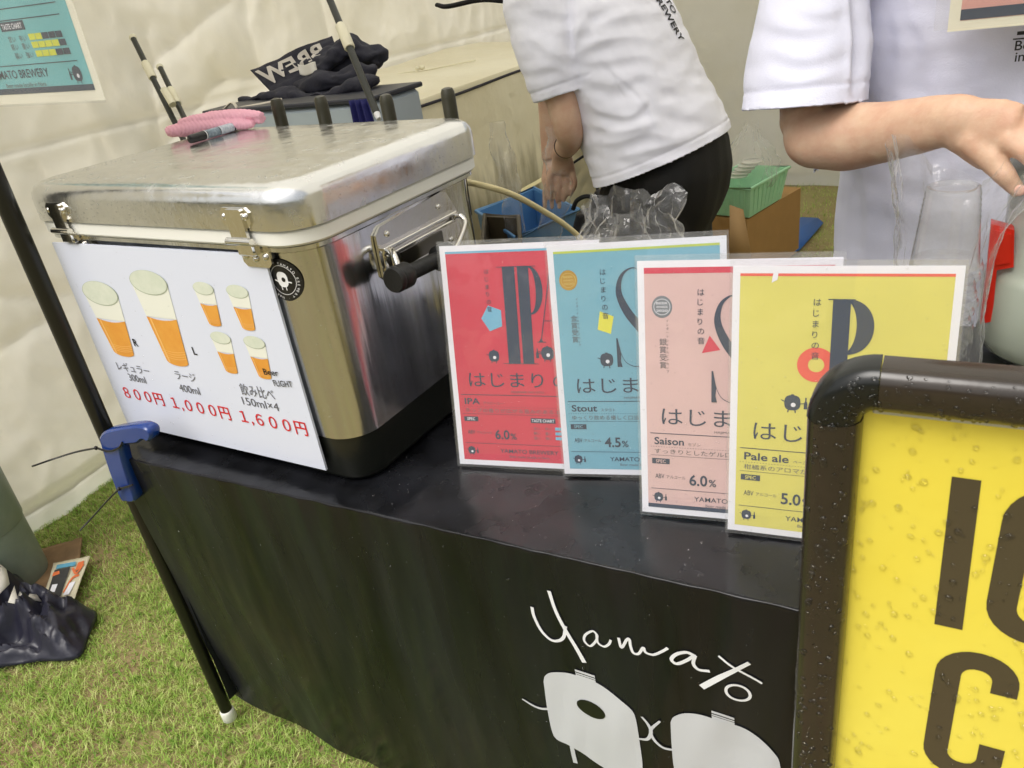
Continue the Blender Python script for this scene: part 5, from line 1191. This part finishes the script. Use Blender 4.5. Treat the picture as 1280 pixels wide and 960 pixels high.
# face on the downturned head
fc = hd + np.array([-.11, 0, -.04]); HAIR = mat('black_hair', S(24, 21, 20), .5, bump=.003, bscale=150)
g = G(); g.ball(hd + [-.005, 0, .012], .103, 14, sc=(1.1, .9, 1)); o = remeshed(g, 'hair', HAIR, b1, .006, 2, lambda co, no: nz(co, 60, 1, .004))
for s_ in (-1, 1): G().ball(hd + [-.112, s_ * .032, -.012], .011, 8).build('eye', mat('eye_white', S(225, 222, 216), .2), b1)
g = G(); sweep(g, [hd + [-.05, 0, .045], hd + [-.13, 0, .02], hd + [-.175, 0, -.028]], [.07, .062, .03], fl=.12); g.build('cap_brim', mat('cap_black', S(20, 20, 20), .7), b1)
capb = G(); cq = [ony(546, 6, Yb), ony(560, 8, Yb), ony(600, 0, Yb), ony(634, 2, Yb)]; sweep(capb, cq, [.010, .012, .012, .01], fl=.5); capb.build('cap_edge', MATS['cap_black'], b1)
# shirt
T = G()
spine = [ony(826, 195, Yb), ony(812, 158, Yb), ony(790, 112, Yb), ony(762, 60, Yb), ony(728, 10, Yb), ony(690, -30, Yb)]
P_ = catmull(spine, 6); Rs = np.interp(np.linspace(0, 1, len(P_)), [0, .12, .3, .5, .7, .86, 1], [.180, .176, .170, .172, .168, .14, .085])
T.tube([P_[0] + (P_[0] - P_[1]) / np.linalg.norm(P_[0] - P_[1]) * .03] + P_, [.181] + list(Rs), 40, flat=1.12, ref=[0, 1, 0])
T.tube([ony(672, -14, Yb - .13), ony(673, 8, Yb - .15), ony(686, 62, Yb - .17), ony(700, 119, Yb - .172)], [.078, .082, .072, .064], 26)
T.tube([ony(690, 0, Yb + .14), ony(686, 60, Yb + .18), ony(690, 115, Yb + .19)], [.07, .066, .06], 22)
sweep(T, [ony(668, -4, Yb - .14), ony(690, -24, Yb), ony(690, -10, Yb + .14)], [.078, .085, .07])
Ys = Yb - .17
def fl3(L_, Y=None): return [ony(a, b, Y or Ys) for a, b in L_]
FS = [([(716, 68), (745, 52), (785, 44), (815, 48)], .009, 7), ([(718, 72), (755, 76), (800, 68), (838, 78)], .007, 8), ([(730, 96), (765, 104), (805, 92), (850, 100)], .008, 8),
      ([(740, 62), (770, 92), (800, 118), (818, 150), (824, 170)], .0035, 3.0), ([(726, 124), (752, 138), (786, 144), (802, 132), (806, 120)], .010, 6), ([(800, 104), (818, 124), (812, 146)], .006, 6),
      ([(752, 180), (785, 172), (812, 164), (842, 172)], .011, 7), ([(738, 154), (765, 162), (792, 160), (824, 152)], .006, 6), ([(765, 196), (800, 190), (838, 180), (866, 172)], .006, 6),
      ([(718, 64), (726, 30), (744, 2)], .010, 8), ([(717, 100), (712, 62), (716, 30), (720, 0)], -.008, 4), ([(800, 96), (840, 108), (878, 124)], .006, 8), ([(820, 140), (850, 140), (890, 148)], .005, 7), ([(740, 34), (775, 20), (815, 18)], .007, 8),
      ([(662, 44), (686, 62), (712, 74)], .006, 7), ([(668, 86), (690, 82), (716, 92)], .005, 6), ([(648, 12), (680, 12), (712, 20)], .004, 6)]
def groove(co, c, ax_, at, rr):
    ax_ = ax_ / np.linalg.norm(ax_); r = co - c; h = r @ ax_; q = np.linalg.norm(r - h[:, None] * ax_, axis=1)
    return np.where(q < rr, -.0022 * np.exp(-((h - at) / .0025) ** 2), 0)
HEMS = [(P_[0], P_[1] - P_[0], .022, .4), (ony(699, 116, Yb - .172), ony(684, 62, Yb - .17) - ony(699, 116, Yb - .172), .018, .10)]
def shirt_disp(co, no, FF=FS, base=.003, HH=None):
    d = nz(co, 7, 1, .008) + nz(co * [1, 1, 2.2], 17, 8, base * 1.3)
    q3 = (co - CAM) @ ROT; pp = np.stack([640 + FPX * q3[:, 0] / q3[:, 1], 480 - FPX * q3[:, 2] / q3[:, 1], np.zeros(len(co))], 1)   # where a fold lies on the near side of the cloth
    vd = (CAM - co); vd /= np.linalg.norm(vd, axis=1)[:, None]; near = np.clip((no * vd).sum(1) * 2.2, 0, 1)
    for L_, h, wd in FF:
        LL_ = catmull([np.array([a, b, 0.0]) for a, b in L_], 4); q = np.full(len(co), 9e9); tt = np.zeros(len(co)); sd_ = np.zeros(len(co)); k_ = len(LL_) - 1
        for i_ in range(k_):
            A_, B2 = np.array(LL_[i_]), np.array(LL_[i_ + 1]); ab = B2 - A_; t_ = np.clip(((pp - A_) @ ab) / (ab @ ab + 1e-9), 0, 1); v_ = pp - (A_ + t_[:, None] * ab); dq = np.linalg.norm(v_, axis=1); up_ = dq < q
            q = np.where(up_, dq, q); tt = np.where(up_, (i_ + t_) / k_, tt); sd_ = np.where(up_, np.sign(ab[0] * v_[:, 1] - ab[1] * v_[:, 0]), sd_)
        w2_ = wd * np.where(sd_ > 0, .9, 2.2); d += near * h * .62 * np.sin(np.pi * np.clip(tt, .02, .98)) ** .8 * (np.exp(-(q / w2_) ** 2) - .35 * np.exp(-((q - 2.0 * w2_) / (1.2 * w2_)) ** 2))
    for h_ in (HH or HEMS): d += groove(co, *h_)
    return d
CUT1 = [(P_[0], P_[1] - P_[0], .4)]
shirt = remeshed(T, 'shirt', M_shirt2, b1, .004, 3, shirt_disp, cuts=CUT1)
# hem, sleeve hem
def ringpts(c, ax_, r, fl, n=40):
    ax_ = ax_ / np.linalg.norm(ax_); a = np.cross(ax_, [0, 1, 0]); a /= np.linalg.norm(a); b = np.cross(a, ax_); return [c + a * math.cos(2 * math.pi * i / n) * r + b * math.sin(2 * math.pi * i / n) * r * fl for i in range(n)]
BL = ony(706.5, 183.5, Yb - .078); G().tube(ringpts(BL, wr - ony(712, 176, Yb - .12), .0272, 1.0, 24), .0024, 6, closed=True).build('wristband', mat('dark_band', S(60, 40, 30), .6), b1)
# print running up the back
txb = 'BEER・はじまりの音'
U_ = ony(862, 78, Yb - .06) - ony(800, -8, Yb - .06); Ln = np.linalg.norm(U_); U_ /= Ln; Nn = np.cross(U_, np.cross(CAM - ony(830, 40, Yb), U_)); Nn /= np.linalg.norm(Nn)
def backfn(a, b, e): return bp0 + U_ * a + Wb * b + Nb * (.004 + e)
Nb = np.array([.55, -.45, .70]); Nb -= U_ * (Nb @ U_); Nb /= np.linalg.norm(Nb); Wb = np.cross(Nb, U_); bp0 = ony(803, 2, Yb - .07)
from mathutils.bvhtree import BVHTree
sm_ = shirt.data; mws = np.array(MW(shirt)); vs_ = np.zeros(len(sm_.vertices) * 3); sm_.vertices.foreach_get('co', vs_); vs_ = vs_.reshape(-1, 3) @ mws[:3, :3].T + mws[:3, 3]
bvh = BVHTree.FromPolygons(vs_.tolist(), [tuple(p.vertices) for p in sm_.polygons])
def on_shirt(a, b, e):
    o_ = bp0 + U_ * a + Wb * b + Nb * .2; hit = bvh.ray_cast(Vector(o_), Vector(-Nb)); p_ = np.array(hit[0]) if hit[0] is not None else bp0 + U_ * a + Wb * b
    return p_ + Nb * (.0018 + e)
shp = Sheet((0, 0, 0), U_, Wb, Nb, fn=on_shirt); PKB = mat('print_black', S(30, 30, 34), .6)
shp.text('BREWERY', .0, .030, .020, PKB, 1, wid=.12, bold=.02, rot=0); shp.text('YAMATO', -.05, .060, .020, PKB, 1, wid=.11, bold=.02); shp.build('back_print', b1)
# trousers
Q = G()
sweep(Q, [ony(812, 155, Yb), ony(836, 210, Yb), [.462, Yb, .0]], [.148, .158, .150], fl=1.08, ref=[0, 1, 0])
for L_ in (lg1, lg2):
    L2 = [np.array(p) for p in L_]; L2[-1] = L2[-1] + [0, 0, .03]; sweep(Q, L2, [.128, .118, .098, .080])
remeshed(Q, 'trousers', mat('black_trousers', S(20, 19, 17), .75, bump=.0008, bscale=200), b1, .008, 4, lambda co, no: nz(co * [1, 1, .5], 9, 2, .012))
for L_ in (lg1, lg2): g = G(); x, y = L_[-1][0], L_[-1][1]; sweep(g, [[x + .03, y, GZ + .045], [x - .09, y, GZ + .045], [x - .18, y, GZ + .032]], [.048, .05, .034], fl=.85); g.build('shoe', mat('shoe_black', S(30, 30, 32), .6), b1)

# ---- person in a white T-shirt behind the table
Y2 = .82
b2 = empty('person', (1.2, Y2, GZ), 'person in loose white cotton T-shirt reaching a bare forearm over the jug', 'person')
X2 = 1.215
B_ = G()
sweep(B_, [[X2, Y2, .20], [X2, Y2, .42], [X2, Y2, .66], [X2, Y2 + .01, .78], [X2, Y2, .86]], [.15, .14, .15, .07, .05], fl=[.7, .7, .7, .9, 1], ref=[0, 1, 0])
B_.ball([X2, Y2 - .02, 1.0], .088, 14, sc=(.86, 1.05, 1.28)); B_.ball([X2, Y2 - .112, .985], .014, 8, sc=(.8, 1, 1.4))
for s_ in (-1, 1): B_.ball([X2 + s_ * .078, Y2 - .01, .99], .02, 8, sc=(.4, .8, 1.4))
e2 = ony(1020, 170, .60); w2 = ony(1186, 151, .50)
B_.tube([[.995, .80, .73], ony(1018, 60, .70), e2 + [-.004, .010, .012]], [.055, .053, .048], 24)
sweep(B_, [e2, ony(1060, 171, .585), ony(1110, 165, .555), w2, ony(1212, 158, .49), ony(1240, 168, .48), ony(1268, 172, .475)], [.046, .0465, .0400, .0310, .036, .043, .039], 28, fl=[1, .95, .85, .75, .60, .5, .45], ref=[0, 1, 0]); B_.ball(e2 + [0, .002, 0], .0465, 16)
# right hand over the jug: palm, thumb, four fingers
k1 = ony(1262, 172, .475); 
fingers = [([(1258, 176, .462), (1284, 192, .45), (1304, 214, .445), (1316, 238, .445)], [.0125, .0110, .0102, .0078]),
           ([(1262, 168, .468), (1296, 178, .455), (1326, 200, .45), (1340, 226, .45)], [.0122, .0108, .0100, .0078]),
           ([(1266, 158, .478), (1302, 160, .466), (1336, 176, .462), (1354, 202, .462)], [.0120, .0106, .0098, .0076]),
           ([(1264, 150, .49), (1298, 146, .486), (1330, 156, .482), (1346, 176, .48)], [.0110, .0096, .0088, .0070])]
for L_, R_ in fingers: sweep(B_, [ony(*p) for p in L_], R_, 14)
sweep(B_, [ony(1214, 172, .482), ony(1236, 196, .468), ony(1256, 220, .455), ony(1276, 243, .452)], [.020, .0158, .0122, .0090], 14)
e3 = np.array([1.55, .72, .33]); B_.tube([[1.435, .80, .73], [1.50, .77, .52], e3], [.055, .05, .042], 18); sweep(B_, [e3, [1.52, .62, .27], [1.47, .55, .24]], [.042, .038, .028], fl=.8); sweep(B_, [[1.47, .55, .24], [1.45, .52, .235], [1.42, .49, .23]], [.028, .038, .034], fl=.5)
for q in range(4): sweep(B_, [[1.44 - .004 * q, .50 + .018 * q, .235], [1.40 - .004 * q, .475 + .018 * q, .225], [1.385, .46 + .018 * q, .20]], [.010, .009, .007], 12)
for s_ in (-1, 1): sweep(B_, [[X2 + s_ * .09, Y2, .22], [X2 + s_ * .095, Y2 - .01, -.2], [X2 + s_ * .1, Y2 + .01, -.60]], [.09, .065, .042]); sweep(B_, [[X2 + s_ * .1, Y2 + .02, -.6], [X2 + s_ * .1, Y2 - .06, GZ + .04], [X2 + s_ * .11, Y2 - .15, GZ + .03]], [.042, .042, .03], fl=.8)
KN = [ony(1262, 160, .455), ony(1266, 150, .465), ony(1256, 176, .455), ony(1240, 196, .455), ony(1258, 218, .443)]
def armdisp(co, no):
    d = nz(co, 30, 1, .0014) + nz(co, 90, 4, .0003)
    for k_ in KN: d += .0022 * np.exp(-(np.linalg.norm(co - k_, axis=1) / .010) ** 2)
    return d
remeshed(B_, 'body', M_skin, b2, .0034, 9, armdisp)
nl = ony(1275, 238, .4445); G().ball(nl, .0062, 8, sc=(1, .45, 1.1)).build('thumbnail', mat('nail', S(226, 178, 160), .3), b2)
G().ball([X2, Y2 + .012, 1.02], .098, 16, sc=(.9, 1.0, 1.25)).build('hair', HAIR, b2)
for s_ in (-1, 1): G().ball([X2 + s_ * .03, Y2 - .098, 1.005], .011, 8).build('eye', MATS['eye_white'], b2)
G().ball([X2, Y2 - .102, .945], .02, 8, sc=(1.1, .3, .3)).build('mouth', mat('lips', S(176, 98, 92), .5), b2)
sl0, sl1 = ony(1020, -30, .72), ony(1004, 131, .625)
vw = (sl1 - CAM) / np.linalg.norm(sl1 - CAM); SLN = np.array([0, 0, 1.0]) - vw * vw[2] * .9; SLN /= np.linalg.norm(SLN)
T = G()
sweep(T, [[X2 + .012, Y2, -.04], [X2 + .010, Y2, .14], [X2 + .006, Y2, .36], [X2, Y2, .58], [X2, Y2 + .005, .72], [X2, Y2, .80]], [.268, .262, .256, .252, .215, .09], 44, fl=[.62, .60, .58, .56, .55, .8], ref=[0, 1, 0])
T.tube([[1.03, .79, .72], sl0, (sl0 + sl1) / 2, sl1, sl1 + (sl1 - sl0) * .42], [.082, .080, .080, .086, .090], 32, flat=1.15, ref=[0, 1, 0])
T.tube([[1.40, .79, .72], [1.49, .78, .58], [1.53, .76, .46]], [.085, .09, .094], 26, flat=.8, ref=[0, 1, 0])
F2 = [([(1066, -20), (1070, 50), (1069, 120)], -.020, 5), ([(960, 28), (1000, 40), (1052, 28)], .006, 8), ([(962, 62), (1005, 76), (1060, 60)], .007, 8), ([(950, 96), (1000, 104), (1062, 84)], .005, 7), ([(985, 5), (1025, 20), (1060, 6)], .005, 7),
      ([(1078, 0), (1086, 60), (1080, 130)], .010, 8), ([(1120, 0), (1128, 60), (1112, 125)], .007, 12), ([(1180, 60), (1172, 120), (1190, 140)], .006, 12), ([(1078, 200), (1090, 260), (1084, 330)], .011, 10), ([(1110, 215), (1120, 270), (1112, 330)], .007, 9), ([(1240, 50), (1230, 110), (1250, 140)], .006, 12), ([(1075, 100), (1110, 130), (1150, 150)], .006, 9), ([(1140, 10), (1160, 50), (1150, 90)], .005, 9)]
def ts_disp(co, no): return shirt_disp(co, no, F2, .002, [(sl1, SLN, .024, .12)]) 
remeshed(T, 'shirt', M_shirt, b2, .0045, 3, ts_disp, cuts=[(sl1, SLN, .17, lambda c_: (c_[:, 1] < .672) | (c_[:, 0] < .94), sl0 - sl1)])
Q = G()
sweep(Q, [[X2, Y2, .12], [X2, Y2, -.02]], [.17, .18], fl=.75, ref=[0, 1, 0])
for s_ in (-1, 1): sweep(Q, [[X2 + s_ * .085, Y2, 0], [X2 + s_ * .09, Y2, -.3], [X2 + s_ * .1, Y2 + .01, -.60]], [.105, .085, .07])
remeshed(Q, 'trousers', MATS['black_trousers'], b2, .010, 3, lambda co, no: nz(co * [1, 1, .5], 9, 2, .010))
for s_ in (-1, 1): g = G(); sweep(g, [[X2 + s_ * .1, Y2 + .05, GZ + .045], [X2 + s_ * .1, Y2 - .06, GZ + .045], [X2 + s_ * .11, Y2 - .17, GZ + .032]], [.046, .05, .034], fl=.85); g.build('shoe', MATS['shoe_black'], b2)
# chest print
pc = ony(1268, 60, .665); sh = Sheet((pc[0], pc[1], 0), (1, 0, 0), (0, 0, 1), (0, -1, 0)); PK = mat('print_black', S(30, 30, 34), .6)
YS_ = .655
def cz(x, y): p = ony(x, y, YS_); return p[0] - pc[0], p[2]
sh.o = np.array([pc[0], YS_, 0])
a = cz(1271, 44); sh.rect(a[0], a[1], .14, .0045, PK, 1); a = cz(1266, 50); sh.rect(a[0], a[1], .15, .0018, PK, 1)
a = cz(1268, 63); sh.text('Beer', a[0], a[1], .0125, PK, 1, bold=.01); a = cz(1268, 77); sh.text('in', a[0], a[1], .0125, PK, 1, bold=.01)
sh.build('chest_print', b2)
# card worn in front of the chest
yk = .60
ck = empty('name_card', ony(1290, 10, yk), 'laminated pink card with a navy band hanging in front of the white T-shirt', 'card')
a = ony(1184, 40, yk); b = ony(1176, 0, yk)
G().box((a[0] + .105, yk, a[2] + .145), (.21, .0016, .29)).build('panel', mat('cream_card', S(236, 232, 210), .35), ck)
sh = Sheet((a[0], yk - .0008, a[2]), (1, 0, 0), (0, 0, 1), (0, -1, 0)); sh.rect(.013, .012, .184, .27, mat('pink_card', S(216, 160, 150), .4), 1); sh.rect(.013, .0125, .184, .0125, INK, 2); sh.build('printed_design', ck)
G().box((a[0] + .100, yk - .004, a[2] + .148), (.232, .001, .290)).build('clear_sleeve', M_clear, ck)
G().tube([(a[0] + .105, yk, a[2] + .29), (X2 - .06, Y2 - .03, .85)], .002, 6).tube([(a[0] + .105, yk, a[2] + .29), (X2 + .06, Y2 - .03, .85)], .002, 6).build('cord', mat('black_cord', S(30, 30, 30), .7), ck)
